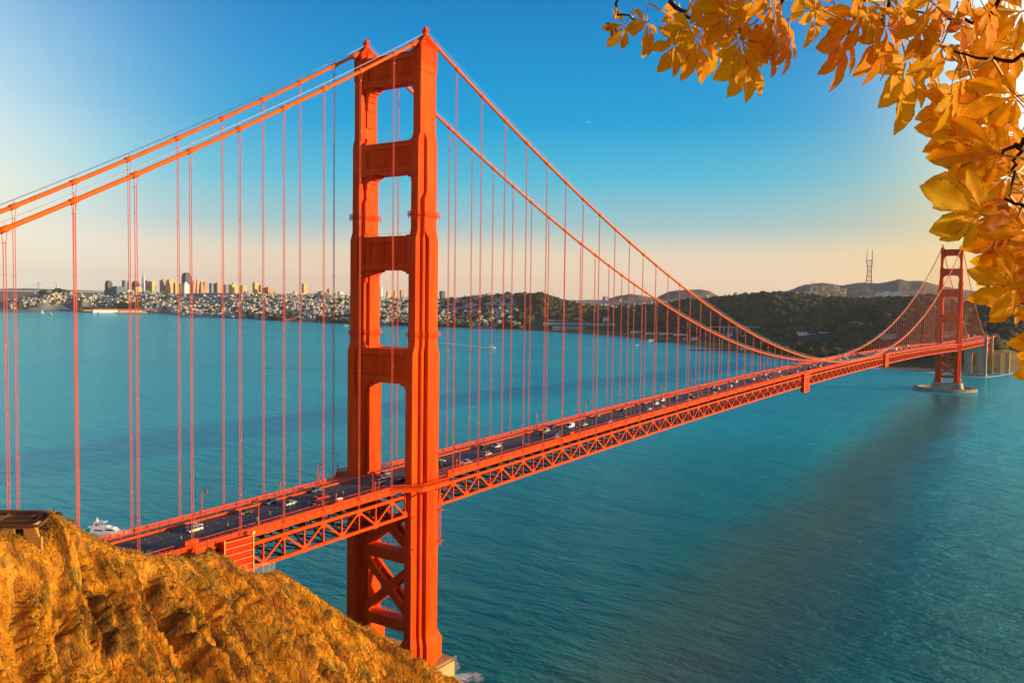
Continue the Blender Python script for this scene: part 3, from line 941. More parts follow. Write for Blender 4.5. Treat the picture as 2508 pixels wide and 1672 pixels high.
# stiffening trusses and floor framing
TT, TBm = -2.45, -9.95               # chord levels below the road
for s in (-1, 1):
    b = MB()
    y = s * HALF
    for xa, xb, nodes in ((XA, TX - 8.8, sorted(xs_north)), (TX + 8.8, XS - 8.8, xs_main), (XS + 8.8, XB, xs_south)):
        q = [xa] + [x for x in np.arange(xa + 7.62, xb - 3, 7.62)] + [xb]
        for zz, hh in ((TT - 0.4, 0.5), (TBm + 0.45, 0.5)):
            sweep(b, [(y - 0.42, zz - hh), (y + 0.42, zz - hh), (y + 0.42, zz + hh), (y - 0.42, zz + hh)], q)
        half = (nodes[1] - nodes[0]) / 2
        ext = [nodes[0] - half] + [v for i, n in enumerate(nodes) for v in ((n, n + half) if i < len(nodes) - 1 else (n, n + half))]
        for i, x in enumerate(ext):
            x = min(max(x, xa), xb)
            top = i % 2 == 1
            far = x > 700
            w = 0.42
            b.bar((x, y, zr(x) + TT), (x, y, zr(x) + TBm), w, 0.6, side=(1, 0, 0))
            gz = zr(x) + (TT - 0.7 if top else TBm + 0.75)
            b.box((x, y, gz), (2.3, 0.75, 1.7))
            b.box((x, y, gz + (-0.9 if top else 0.9)), (1.3, 0.72, 0.9))
            if i + 1 < len(ext):
                x2 = min(max(ext[i + 1], xa), xb)
                za, zb = (TT - 0.8, TBm + 0.8) if top else (TBm + 0.8, TT - 0.8)
                b.bar((x, y, zr(x) + za), (x2, y, zr(x2) + zb), 0.6, 0.62, side=(0, 1, 0))
    b.build('stiffening_truss', 'orange_paint', bridge)
b = MB()
for x in np.arange(XA + 7.62, XB, 7.62):
    if abs(x - TX) < 8.5 or abs(x - XS) < 8.5: continue
    z = zr(x)
    b.span(x - 0.22, x + 0.22, -13.2, 13.2, z - 2.9, z - 2.45)
    b.span(x - 0.16, x + 0.16, -13.2, 13.2, z - 1.05, z - 0.65)
    b.span(x - 0.05, x + 0.05, -13.2, 13.2, z - 2.5, z - 1.0)
    b.bar((x, -13.2, z + TBm + 0.5), (x, 13.2, z + TBm + 0.5), 0.5, 0.5)
    if x < 700:
        for q in (-1, 1):
            b.bar((x, q * 13.2, z + TBm + 0.7), (x, q * 5.5, z - 2.8), 0.35, 0.35)
            b.bar((x, q * 13.2, z + TBm + 0.5), (x + 7.62, -q * 0.2, zr(x + 7.62) + TBm + 0.5), 0.35, 0.3)
            b.bar((x, 0, z + TBm + 0.5), (x + 7.62, q * 13.2, zr(x + 7.62) + TBm + 0.5), 0.35, 0.3)
    else:
        b.bar((x, -13.2, z + TBm + 0.5), (x + 7.62, 13.2, z + TBm + 0.5), 0.35, 0.3)
for y in (-11, -8.4, -5.6, -2.8, 0, 2.8, 5.6, 8.4, 11):
    sweep(b, [(y - 0.12, -0.95), (y + 0.12, -0.95), (y + 0.12, -0.5), (y - 0.12, -0.5)], xs)
sweep(b, [(-1.6, TBm + 1.2), (1.6, TBm + 1.2), (1.6, TBm + 1.35), (-1.6, TBm + 1.35)], xs)
b.build('floor_framing', 'dark_steel', bridge)

# concrete pylons and the steel arch at the far end
pyl = empty('concrete_pylon', (1623, 0, 0))
tag(pyl, 'pale concrete anchorage pylon with a tall arched doorway beyond the far tower', 'pylon')
b = MB()


def pylon_block(b, x0, x1, y0, y1, z0, z1, door):
    """block with an open archway through it along x"""
    dy0, dy1, dz = door
    n = 10
    yc, r = (dy0 + dy1) / 2, (dy1 - dy0) / 2
    outer = [(y0, z0), (dy0, z0)] + [(yc - r * math.cos(math.pi * k / n), dz + r * math.sin(math.pi * k / n)) for k in range(n + 1)] + [(dy1, z0), (y1, z0), (y1, z1), (y0, z1)]
    b.loft([[(x0, y, z) for y, z in reversed(outer)], [(x1, y, z) for y, z in reversed(outer)]])


pylon_block(b, -4, 4, -17.6, 19.6, -2, 63.5, (-4.4, 6.4, 40))
b.span(-9, 9, -19, 21, -4, 5)
for s in (-1, 1):
    c = s * 15.8
    b.span(-4.2, 4.2, c - 2.2, c + 2.2, 63.5, 76.5)
    b.span(-3.4, 3.4, c - 1.7, c + 1.7, 76.5, 78.3)
    b.span(-4.7, 4.7, c - 2.4, c - 1.9, -2, 70); b.span(-4.7, 4.7, c + 1.9, c + 2.4, -2, 70)
    b.span(-4.7, 4.7, c - 0.4, c + 0.4, -2, 73)
b.build('pylon_body', 'concrete_grey', pyl)
pyl2 = empty('concrete_pylon', (1721, 0, 0))
tag(pyl2, 'farther concrete pylon catching yellow sunlight on its outer edge beside the bluff', 'pylon')
b = MB()
pylon_block(b, -4, 4, -17.6, 19.6, -2, 60, (-4.4, 6.4, 40))
for s in (-1, 1):
    c = s * 15.8
    b.span(-4.2, 4.2, c - 2.2, c + 2.2, 60, 75)
    b.span(-4.7, 4.7, c - 2.4, c - 1.9, -2, 70); b.span(-4.7, 4.7, c + 1.9, c + 2.4, -2, 70)
for y0, y1, zt in ((-33, -22, 40), (-48, -40, 42)):
    b.span(-5, 5, y0, y1, 2, zt)
    b.span(-5.5, -5, y0 + 1, y0 + 2, 2, zt - 1); b.span(-5.5, -5, y1 - 2, y1 - 1, 2, zt - 1)
b.build('pylon_body', 'concrete_warm', pyl2)
arch = empty('arch_span', (1672, 0, 0))
tag(arch, 'short orange steel arch span between the two concrete pylons', 'arch bridge')
b = MB()
for s in (-1, 1):
    P = [(-44 + 8.8 * k, s * 12.5, 20 + 34 * (1 - ((k - 5) / 5.0) ** 2)) for k in range(11)]
    for p, q in zip(P[:-1], P[1:]):
        b.bar(p, q, 1.6, 1.8); b.bar((p[0], p[1], p[2] - 4.5), (q[0], q[1], q[2] - 4.5), 1.4, 1.4)
        b.bar((p[0], p[1], p[2] - 4.5), q, 0.7, 0.7)
    for p in P: b.bar(p, (p[0], p[1], 61), 0.9, 0.9)
b.build('arch_rib', 'orange_paint', arch)
b = MB()
for s in (-1, 1):
    b.span(-44.5, 44.5, s * 13 - 0.5, s * 13 + 0.5, 61, 62.5); b.span(-44.5, 44.5, s * 13 - 0.5, s * 13 + 0.5, 67.5, 68.8)
    for k in range(12): b.bar((-44 + 8 * k, s * 13, 62), (-40 + 8 * k, s * 13, 68), 0.8, 0.7, side=(0, 1, 0)); b.bar((-40 + 8 * k, s * 13, 68), (-36 + 8 * k, s * 13, 62), 0.8, 0.7, side=(0, 1, 0))
b.span(-44.5, 140, -12.4, 12.4, 68.9, 69.9)
b.span(-44.5, 140, -13.4, -13.1, 69.9, 71.3); b.span(-44.5, 140, 13.1, 13.4, 69.9, 71.3)
b.build('deck_truss', 'orange_paint', arch)

# wrapped work platforms hanging on the truss
def wrap(x0, x1, zb, zt, label):
    r = empty('scaffold_enclosure', ((x0 + x1) / 2, -14.6, zb))
    tag(r, label, 'scaffold', 'wrapped work platforms on the truss')
    w, hgt = (x1 - x0) / 2, zt - zb
    b = MB()
    n, mrow = 14, 6
    for sy in (-1.05, 1.3):          # bulging cloth panels
        vs, fs = [], []
        for j in range(mrow * 4 + 1):
            for i in range(n + 1):
                u, v = -1 + 2 * i / n, j / (mrow * 4)
                bul = 0.30 * abs(math.sin(v * mrow * math.pi)) * (0.6 + 0.4 * random.random())
                vs.append((u * w, sy + (-bul if sy < 0 else bul), v * hgt))
        for j in range(mrow * 4):
            for i in range(n):
                a = j * (n + 1) + i
                fs.append((a, a + 1, a + n + 2, a + n + 1))
        b.add(vs, fs)
    for sx in (-1, 1):
        b.add([(sx * w, -1.05, 0), (sx * w, 1.3, 0), (sx * w, 1.3, hgt), (sx * w, -1.05, hgt)], [(0, 1, 2, 3)])
    b.add([(-w, -1.05, 0), (w, -1.05, 0), (w, 1.3, 0), (-w, 1.3, 0)], [(0, 3, 2, 1)])
    b.add([(-w, -1.05, hgt), (w, -1.05, hgt), (w, 1.3, hgt), (-w, 1.3, hgt)], [(0, 1, 2, 3)])
    b.build('cloth_wrap', 'scaffold_cloth', r)
    t = MB()
    for j in range(mrow + 1): t.bar((-w, -1.38, hgt * j / mrow), (w, -1.38, hgt * j / mrow), 0.10, 0.14)
    for sx in (-1, 1): t.bar((sx * w, -1.38, -0.2), (sx * w, -1.38, hgt + 0.7), 0.3, 0.3)
    t.box((w, -1.2, hgt + 0.9), (1.0, 0.8, 0.9))
    t.build('tube_frame', 'scaffold_tube', r)


wrap(-84.3, -74.8, 60.5, 71.6, 'red cloth wrapped scaffold box with yellow tubes on the truss beside the cliff')
wrap(447.5, 461.5, 67.6, 81.6, 'wrapped orange work platform on the truss halfway along the main span')
wrap(738.5, 753.5, 70.0, 83.6, 'smaller wrapped work platform farther along the truss toward the far tower')

# ------------------------------------------------------------------ water
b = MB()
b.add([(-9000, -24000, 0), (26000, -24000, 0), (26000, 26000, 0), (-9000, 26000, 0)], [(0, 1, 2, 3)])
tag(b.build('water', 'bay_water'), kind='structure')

# ------------------------------------------------------------------ near cliff
CREST = [(-260, 1230, -34), (-160, 1275, -32), (-60, 1312, -30), (0, 1322, -29), (60, 1325, -28.5), (84, 1312, -28), (98, 1275, -27),
         (114, 1263, -26.5), (140, 1261, -26.5), (162, 1268, -26), (200, 1297, -25.5), (250, 1318, -24.5), (270, 1330, -24), (292, 1338, -24),
         (314, 1344, -23.5), (335, 1343, -23), (356, 1353, -22.5), (388, 1361, -22), (416, 1357, -21.5), (435, 1355, -21), (458, 1366, -20.5),
         (480, 1361, -20), (501, 1349, -19.5), (513, 1345, -19), (530, 1353, -18.5), (552, 1361, -18), (579, 1381, -17.5), (601, 1398, -17),
         (645, 1404, -15), (675, 1393, -13), (696, 1404, -12.5), (723, 1420, -13), (768, 1456, -14), (812, 1482, -16), (848, 1509, -18),
         (884, 1532, -20), (902, 1530, -21), (928, 1554, -22), (961, 1587, -23.5), (1006, 1607, -26), (1045, 1624, -28), (1089, 1655, -30),
         (1113, 1654, -31), (1135, 1680, -32), (1200, 1740, -34)]
CP = np.array([hit(px, py, y=y) for px, py, y in CREST])
cx_ = np.arange(CP[0, 0], CP[-1, 0], 0.36)
cyy = np.interp(cx_, CP[:, 0], CP[:, 1]); czz = np.interp(cx_, CP[:, 0], CP[:, 2])
czz = czz + 0.18 * perlin(cx_ / 1.3, cx_ * 0 + 3.3)
tt = np.concatenate([-np.arange(40, 0.2, -2.0), np.arange(0, 26, 0.34), np.arange(26, 60, 0.5), np.arange(60, 135, 1.0)])
SX, TT_ = np.meshgrid(cx_, tt, indexing='ij')
CY, CZ = np.meshgrid(cyy, tt, indexing='ij')[0], np.meshgrid(czz, tt, indexing='ij')[0]
front = TT_ >= 0
ta = np.abs(TT_)
drop = np.where(front, 1.02 * (np.sqrt(ta * ta + 9) - 3) + 0.28 * ta * 0, 1.35 * ta)
gx = SX + 0.10 * np.where(front, TT_, 0); gy = CY - np.where(front, TT_ * 0.985, TT_ * 0.6)
gz = CZ - drop
lean_ = np.interp(SX, [-170, -120, -85, -50, 0], [-0.34, -0.16, 0.10, 0.36, 0.5])
u_, v_ = SX - lean_ * TT_, TT_
wob = 1.8 * perlin(u_ / 20, v_ / 40) + 0.7 * perlin(u_ / 5, v_ / 12)
uu = u_ + wob


def ribs(lam, vlen, seed, steep=0.22):
    # buttresses down the fall line: a steep broken side and a long weathered side
    ph = uu / lam + 0.55 * perlin(uu / (lam * 2.1) + seed, v_ / vlen) + seed
    fr = ph - np.floor(ph)
    amp = 0.72 + 0.55 * perlin(np.floor(ph) * 3.7 + seed, v_ / (vlen * 0.7))
    return np.clip(amp, 0.05, 1.2) * np.where(fr < steep, fr / steep, (1 - fr) / (1 - steep))


r1 = ribs(12.5, 80, 0.3, 0.18); r2 = ribs(4.8, 46, 5.1, 0.22); r3 = ribs(1.9, 20, 11.7, 0.28)
big = (r1 - 0.3) * 8.6
med = (r2 - 0.3) * 4.6
sm2 = (r3 - 0.3) * 1.6
sml = fbm(uu / 1.5, v_ / 2.4 + 5, 4, 0.62) * 0.62
fin = fbm(uu / 0.62 + 3, v_ / 0.8, 2, 0.6) * 0.20


def facets(a, c, seed, tilt):
    # broken rock: every cell of a jittered grid is a slab with a tilt and height of its own
    ai, ci = np.floor(a).astype(int), np.floor(c).astype(int)
    bd = np.full(a.shape, 9.0); out = np.zeros(a.shape)
    for di in (-1, 0, 1):
        for dj in (-1, 0, 1):
            k = PERM[(PERM[(ai + di + seed) & 511] + ci + dj) & 511]
            k2 = PERM[(k + 97) & 511]
            pa, pc_ = ai + di + 0.15 + 0.7 * (k / 512.0), ci + dj + 0.15 + 0.7 * (k2 / 512.0)
            dd_ = (a - pa) ** 2 + (c - pc_) ** 2
            hgt = (PERM[(k + 211) & 511] / 512.0 - 0.5) + tilt * ((a - pa) * (PERM[(k + 31) & 511] / 256.0 - 1) + (c - pc_) * (PERM[(k + 71) & 511] / 256.0 - 1))
            out = np.where(dd_ < bd, hgt, out); bd = np.minimum(bd, dd_)
    return out


wq = 0.35 * perlin(uu / 1.7, v_ / 2.2)
fac = facets(uu / 3.2 + wq, v_ / 17.0 + wq, 3, 0.9) * 1.6 + facets(uu / 1.4 + wq, v_ / 6.5, 41, 0.9) * 0.85 + facets(uu / 0.8, v_ / 2.4 + wq, 87, 0.8) * 0.40
fade = np.clip(ta / 15.0, 0, 1); fade = fade * fade * (3 - 2 * fade)
disp = (big + med - 1.2) * fade + sm2 * (0.10 + 0.9 * fade) + (sml + fac) * (0.16 + 0.84 * fade) + fin * (0.5 + 0.5 * fade) - 0.35
disp = np.where(front, disp, disp * 0.4)
# a few deep clefts in the face (place along the crest, start and end down the slope, depth, width)
for (xa, t0, t1, dep, wid, lean) in ((-131, 6, 30, 5.0, 1.5, -0.34), (-128, 24, 50, 5.5, 1.6, -0.34), (-114, 4, 17, 5.2, 1.3, -0.2), (-114, 12, 27, 4.6, 1.5, -0.2),
                                      (-80, 3, 18, 3.6, 1.1, -0.05), (-74, 14, 38, 4.2, 1.3, 0.0), (-49, 5, 26, 4.4, 1.3, 0.16), (-27, 2, 18, 4.0, 1.5, 0.22), (-21, 1, 14, 4.2, 1.4, 0.25), (-63, 9, 32, 3.2, 1.1, 0.08), (-96, 14, 40, 3.6, 1.2, -0.1)):
    du = SX - (xa + lean * TT_) + 1.0 * perlin(TT_ / 4.0, SX * 0 + xa)
    win = np.clip((TT_ - t0) / 3, 0, 1) * np.clip((t1 - TT_) / 5, 0, 1)
    disp = disp - dep * np.exp(-(np.abs(du) / wid) ** 3) * win * (0.8 + 0.35 * perlin(SX / 1.5, TT_ / 2.0))
near_ruin = np.clip((-134.5 - SX) / 3, 0, 1) * np.clip((16 - TT_) / 8, 0, 1) * front
disp = disp * (1 - near_ruin) + 1.9 * near_ruin
nx, ny, nz_ = 0.42, -0.52, 0.74
gx = gx + nx * disp; gy = gy + ny * disp; gz = gz + nz_ * disp
gz = np.maximum(gz, -8)
ni, nj = gx.shape
idx = np.arange(ni * nj).reshape(ni, nj)
quads = np.stack([idx[:-1, :-1], idx[:-1, 1:], idx[1:, 1:], idx[1:, :-1]], -1).reshape(-1, 4)
V = np.stack([gx, gy, gz], -1).reshape(-1, 3)
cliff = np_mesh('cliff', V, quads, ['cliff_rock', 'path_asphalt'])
tag(cliff, kind='structure')
fal = cliff.data.attributes.new('fall', 'FLOAT_VECTOR', 'POINT')
fal.data.foreach_set('vector', np.stack([uu / 2.4, v_ / 15.0, disp * 0.12], -1).reshape(-1).astype(np.float32))
pc = hit(99, 1289, y=-28.0)
qc = V[quads].mean(1)
dd = np.abs(qc[:, 0] - pc[0]) / 1.7 + np.abs(qc[:, 1] - pc[1]) / 3.0
pm = (dd < 1.0).astype(np.int32)
cliff.data.polygons.foreach_set('material_index', pm)
cliff.data.update()

# dry grass and scrub growing over it
sel_i = RNG.integers(2, ni - 2, 26000); sel_j = RNG.integers(int(np.argmax(tt >= 0.0)), nj - 60, 26000)
P = np.stack([gx[sel_i, sel_j], gy[sel_i, sel_j], gz[sel_i, sel_j]], -1)
patchy = fbm(P[:, 0] / 9, (P[:, 1] + P[:, 2]) / 9, 3)
P = P[((patchy > 0.32) | (tt[sel_j] < 3.2)) & (P[:, 2] > 3)]
nb = 5
a = RNG.uniform(0, 2 * np.pi, (len(P), nb)); ln = RNG.uniform(0.25, 0.75, (len(P), nb)) * RNG.uniform(0.6, 1.5, (len(P), 1)); w = RNG.uniform(0.06, 0.14, (len(P), nb))
base = P[:, None, :] + np.stack([np.cos(a) * 0.18, np.sin(a) * 0.18, a * 0 - 0.08], -1)
tip = base + np.stack([np.cos(a) * ln * 0.55 + 0.15, np.sin(a) * ln * 0.55 - 0.15, ln * 0.8], -1)
sd_ = np.stack([-np.sin(a) * w, np.cos(a) * w, a * 0], -1)
T = np.stack([base - sd_, base + sd_, tip], 2).reshape(-1, 3)
tag(np_mesh('dry_grass', T, np.arange(len(T)).reshape(-1, 3), 'dry_grass'), kind='stuff')

# the hillside the viewpoint and the chestnut stand on
PL = [(-231.6, -209.8, 136.7), (-262, -206, 137.5), (-310, -180, 145), (-330, -100, 150), (-262, -52, 124), (-168, -34, 99)]
hx, hy = np.meshgrid(np.arange(-470, -120, 2.0), np.arange(-360, 90, 2.0), indexing='ij')
best = np.full(hx.shape, -50.0)
for (x0, y0, z0), (x1, y1, z1) in zip(PL[:-1], PL[1:]):
    dx, dy = x1 - x0, y1 - y0
    t = np.clip(((hx - x0) * dx + (hy - y0) * dy) / (dx * dx + dy * dy), 0, 1)
    d = np.hypot(hx - x0 - t * dx, hy - y0 - t * dy)
    best = np.maximum(best, z0 + t * (z1 - z0) - 1.45 * np.maximum(0, d - 3.0))
best = best + 0.8 * fbm(hx / 9, hy / 9, 3) * np.clip((np.hypot(hx + 230, hy + 209) - 8) / 20, 0, 1)
best = np.maximum(best, -6)
ni2, nj2 = hx.shape
id2 = np.arange(ni2 * nj2).reshape(ni2, nj2)
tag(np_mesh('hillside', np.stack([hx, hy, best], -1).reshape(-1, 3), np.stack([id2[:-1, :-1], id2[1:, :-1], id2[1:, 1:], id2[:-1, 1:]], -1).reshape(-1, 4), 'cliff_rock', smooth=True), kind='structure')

# ------------------------------------------------------------------ ruined battery, shrubs and fence on the cliff
O = hit(58, 1325, dist=197.5)
ang = math.atan2(RT[1], RT[0])
ruin = empty('battery_ruin', tuple(O), ang)
tag(ruin, 'roofless ruined brick building with rusty roof beams on the cliff top', 'ruin')
b = MB()
for x0, x1 in ((-16, -9.4), (-8.2, -5.6), (-4.35, -1.95), (0.0, 2.2)):
    b.span(x0, x1, 0, 0.7, -4, 2.95)
b.add([(2.2, 0, -3), (3.35, 0, -3), (3.35, 0.7, -3), (2.2, 0.7, -3), (2.2, 0, 2.95), (2.9, 0, 1.2), (2.9, 0.7, 1.2), (2.2, 0.7, 2.95)],
      [(0, 3, 2, 1), (4, 5, 6, 7), (0, 1, 5, 4), (1, 2, 6, 5), (2, 3, 7, 6), (3, 0, 4, 7)])
b.span(2.9, 3.5, 0, 0.7, -3, 0.9)
b.span(-16, 2.0, 0.02, 0.68, 2.55, 2.95)
b.span(-16, 0.5, 9.0, 9.6, -5, 2.9); b.span(-0.4, 0.2, 0.7, 9.0, -5, 2.6)
b.build('wall', 'ruin_brick', ruin)
b = MB()
def sk(x, y, z): return (x - 0.24 * y, y, z)
zt_ = 3.25
b.bar(sk(-16, -0.4, zt_), sk(3.2, -0.4, zt_), 0.35, 0.5); b.bar(sk(-16, 9.8, zt_ + 0.1), sk(3.2, 9.8, zt_ + 0.1), 0.35, 0.9)
b.bar(sk(3.2, -0.4, zt_), sk(3.2, 9.8, zt_), 0.4, 0.5)
b.bar(sk(-16, 3.2, zt_ - 0.2), sk(1.2, 4.2, zt_ - 0.2), 0.25, 0.3)
b.bar(sk(1.2, 3.0, zt_ - 0.2), sk(1.2, 7.2, zt_ - 0.1), 0.4, 0.3)
for x in (-14, -10, -6): b.bar(sk(x, -0.4, zt_ - 0.1), sk(x, 9.8, zt_ - 0.1), 0.22, 0.3)
b.bar(sk(3.3, 9.9, zt_ - 1), sk(3.3, 9.9, zt_ + 1.1), 0.14, 0.14)
b.build('roof_frame', 'rust_beam', ruin)
b = MB(); b.span(-16, -0.2, 0.8, 9.0, -4.2, -0.1); b.build('floor', 'path_asphalt', ruin)


def shrub(px, py, y, r, name, label, leafy):
    p = hit(px, py, y=y)
    root = empty(name, tuple(p)); tag(root, label, 'shrub')
    b = MB()
    n = 60 if leafy else 90
    for k in range(n):
        az, el = random.uniform(0, 6.28), random.uniform(0.25, 1.5)
        l = r * random.uniform(0.5, 1.1)
        d = Vector((math.cos(az) * math.cos(el), math.sin(az) * math.cos(el), math.sin(el)))
        q = d * l
        b.tube([(0, 0, -0.3), tuple(q * 0.55 + Vector((0, 0, 0.05))), tuple(q)], [0.035, 0.02, 0.008], 3, caps=False)
        if not leafy:
            for _ in range(3):
                e = q * random.uniform(0.5, 0.9)
                b.tube([tuple(e), tuple(e + Vector((random.uniform(-.3, .3), random.uniform(-.3, .3), random.uniform(0, .4))) * r * 0.5)], [0.015, 0.006], 3, caps=False)
    b.build('twigs', 'dry_twig', root)
    if leafy:
        b = MB()
        for k in range(900):
            az, el = random.uniform(0, 6.28), random.uniform(0.0, 1.57)
            l = r * random.uniform(0.35, 1.0)
            c = Vector((math.cos(az) * math.cos(el), math.sin(az) * math.cos(el), math.sin(el))) * l
            a1 = Vector((random.uniform(-1, 1), random.uniform(-1, 1), random.uniform(-1, 1))).normalized() * 0.16
            a2 = a1.cross(Vector((random.uniform(-1, 1), random.uniform(-1, 1), random.uniform(-1, 1))).normalized())
            b.add([c - a1, c + a2 * 0.6, c + a1, c - a2 * 0.6], [(0, 1, 2, 3)])
        b.build('leaves', 'shrub_green', root)


shrub(110, 1264, -26.5, 1.6, 'dry_shrub', 'pale leafless twiggy bush left on the grassy cliff summit above the path', False)
shrub(142, 1263, -26.5, 0.9, 'low_shrub', 'small dark round bush on top of the grassy cliff summit', True)
shrub(176, 1281, -25.8, 1.3, 'dry_shrub', 'thin reddish dry bush right of the cliff summit beside the suspender rope', False)
shrub(84, 1270, -25.5, 1.0, 'dry_shrub', 'low faded bush between the ruin roof and the cliff summit', False)
shrub(513, 1349, -19.0, 1.0, 'low_shrub', 'dark green bush on the crest below the orange railing', True)

fence = empty('chain_link_fence', tuple(hit(645, 1400, y=-14)))
tag(fence, 'short pale chain link fence on the cliff edge under the truss', 'fence')
fp = [hit(600, 1404, y=-16.0), hit(622, 1399, y=-15.5), hit(645, 1396, y=-14.6), hit(660, 1394, y=-14), hit(673, 1393, y=-13)]
f0 = Vector(fence.location)
b = MB(); wv = MB()
for p in fp:
    q = Vector(p) - f0
    b.tube([(q.x, q.y, q.z - 1.5), (q.x, q.y, q.z + 2.0)], 0.07, 6)
for p, q in zip(fp[:-1], fp[1:]):
    p, q = Vector(p) - f0, Vector(q) - f0
    b.tube([p + Vector((0, 0, 1.95)), q + Vector((0, 0, 1.95))], 0.045, 5)
    n = 9
    for k in range(n + 1):
        t = k / n; e = p.lerp(q, t)
        wv.bar((e.x, e.y, e.z - 0.6), (e.x, e.y, e.z + 1.9), 0.025, 0.025)
    for k in range(7):
        z = Vector((0, 0, -0.5 + 2.4 * k / 6)); wv.bar(p + z, q + z, 0.025, 0.025)
b.build('post', 'wire_pale', fence); wv.build('wire_mesh', 'wire_pale', fence)

# ------------------------------------------------------------------ the far shore
# columns by bearing (given as photo columns), each a list of (ground distance, sight row) control points beginning at the waterline
FAR = {
    -160: (767, [(6900, 750), (7500, 740)]), 0: (765, [(6900, 748), (7500, 738)]), 40: (764, [(7000, 741), (7500, 735)]),
    80: (763, [(6900, 738), (7400, 724)]), 110: (762, [(6900, 736), (7400, 717)]), 140: (761, [(6900, 738), (7400, 712)]),
    170: (761, [(6900, 740), (7400, 717)]), 200: (761.5, [(6900, 739), (7500, 723)]), 240: (762, [(6700, 744), (7600, 723)]),
    300: (763, [(6800, 744), (7700, 719)]), 340: (766, [(6900, 742), (7800, 718)]), 400: (768, [(6800, 744), (7800, 717)]),
    440: (773, [(6600, 748), (7600, 719)]), 520: (776, [(6300, 752), (7300, 717)]), 600: (780, [(5800, 754), (7000, 720)]),
    660: (785, [(5500, 756), (7000, 724)]), 740: (789, [(5200, 758), (6900, 724)]), 800: (791, [(5000, 759), (6800, 722)]),
    870: (795, [(4800, 762), (6600, 726)]), 960: (799, [(4700, 770), (6500, 730)]), 1080: (803, [(4500, 778), (6300, 730)]),
    1180: (806, [(4200, 782), (6000, 727)]), 1260: (809, [(4000, 784), (5600, 725)]), 1320: (812, [(3900, 788), (5000, 726)]),
    1380: (815, [(3800, 790), (5000, 742), (6500, 736)]), 1460: (820, [(3700, 798), (5000, 757), (7500, 734)]),
    1560: (829, [(3500, 805), (5000, 757), (7500, 736)]), 1640: (839, [(3200, 815), (4800, 750), (7500, 734)]),
    1720: (851, [(2900, 828), (4300, 740), (7500, 729)]), 1800: (862, [(2700, 842), (4000, 733), (8000, 726)]),
    1900: (877, [(2500, 856), (3900, 729), (7000, 735)]), 2000: (888, [(2300, 866), (3800, 737), (7000, 745)]),
    2100: (899, [(2200, 872), (3600, 743), (7000, 750)]), 2200: (905, [(2150, 866), (3500, 741), (7000, 750)]),
    2300: (912, [(2100, 866), (3400, 737), (7000, 750)]), 2400: (916, [(2060, 858), (3300, 734), (7000, 750)]),
    2460: (913, [(2080, 852), (3250, 735), (7000, 750)]), 2510: (905, [(2180, 848), (3200, 738), (7000, 750)]), 2700: (905, [(2250, 850), (3200, 740), (7000, 750)]),
}
FK = sorted(FAR)
NP_ = 5
tab_d, tab_z = [], []
for k in FK:
    ys, pts = FAR[k]
    h0 = hit(k, ys, z=0.0)
    d0 = math.hypot(h0[0] - CAMP[0], h0[1] - CAMP[1])
    D, Z = [d0 - 60, d0, d0 + 60], [-3.0, 0.0, 3.0]
    for d, yy in pts:
        if d > D[-1] + 100:
            D.append(d); Z.append(hit(k, yy, dist=d)[2])
    D.append(D[-1] + 900); Z.append(max(-4.0, Z[-1] * (0.25 if k > 1000 else -0.1)))
    while len(D) < 7: D.append(D[-1] + 300); Z.append(-4.0)
    tab_d.append(D); tab_z.append(Z)
tab_d, tab_z = np.array(tab_d), np.array(tab_z)


def col_table(px):
    px = np.asarray(px, float)
    D = np.stack([np.interp(px, FK, tab_d[:, i]) for i in range(7)], -1)
    Z = np.stack([np.interp(px, FK, tab_z[:, i]) for i in range(7)], -1)
    return D, Z


_kx = np.arange(-200, 2760, 10.0)
_ka = np.array([math.atan2(*(ray(p, 740)[[1, 0]])) for p in _kx])


def far_ground(px, d):
    """point on the far land at bearing px and ground distance d (arrays)"""
    px, d = np.asarray(px, float), np.asarray(d, float)
    D, Z = col_table(px)
    z = np.full(px.shape, -4.0)
    for i in range(6):
        m_ = (d >= D[..., i]) & (d <= D[..., i + 1])
        t = (d - D[..., i]) / np.maximum(1, D[..., i + 1] - D[..., i])
        ts = t * t * (3 - 2 * t) * 0.5 + t * 0.5
        z = np.where(m_, Z[..., i] + ts * (Z[..., i + 1] - Z[..., i]), z)
    a = np.interp(px, _kx, _ka)
    x, y = CAMP[0] + d * np.cos(a), CAMP[1] + d * np.sin(a)
    rel = np.clip((d - D[..., 1] - 60) / 500, 0, 1) * np.clip((D[..., 5] - d) / 500 + 0.3, 0, 1)
    z = z + rel * np.where(px > 1270, 9.0, 5.0) * fbm(x / 420, y / 420, 4)
    return x, y, z


GP = np.arange(-160, 2701, 5.0)
NR = 150
Dg, _ = col_table(GP)
rows = []
for r_ in range(NR + 1):
    t = r_ / NR
    rows.append(Dg[:, 0] + (Dg[:, 6] - Dg[:, 0]) * t ** 1.5)
RD = np.stack(rows, 1)
PX = np.repeat(GP[:, None], NR + 1, 1)
X, Y, Z = far_ground(PX, RD)
ii = np.arange(PX.size).reshape(PX.shape)
far = np_mesh('terrain', np.stack([X, Y, Z], -1).reshape(-1, 3), np.stack([ii[:-1, :-1], ii[:-1, 1:], ii[1:, 1:], ii[1:, :-1]], -1).reshape(-1, 4), 'far_ground', smooth=True)
tag(far, kind='structure')
off = RD - Dg[:, 1][:, None]
sandw = np.interp(PX, [0, 900, 960, 1300, 1640, 1800, 2000, 2120, 2700], [15, 20, 50, 50, 45, 40, 20, 40, 60])
grassw = np.interp(PX, [0, 1320, 1370, 1680, 1740, 1830, 1860, 2700], [0, 0, 150, 170, 190, 190, 0, 0])
cols = np.zeros(PX.shape + (4,)); cols[..., 3] = 1
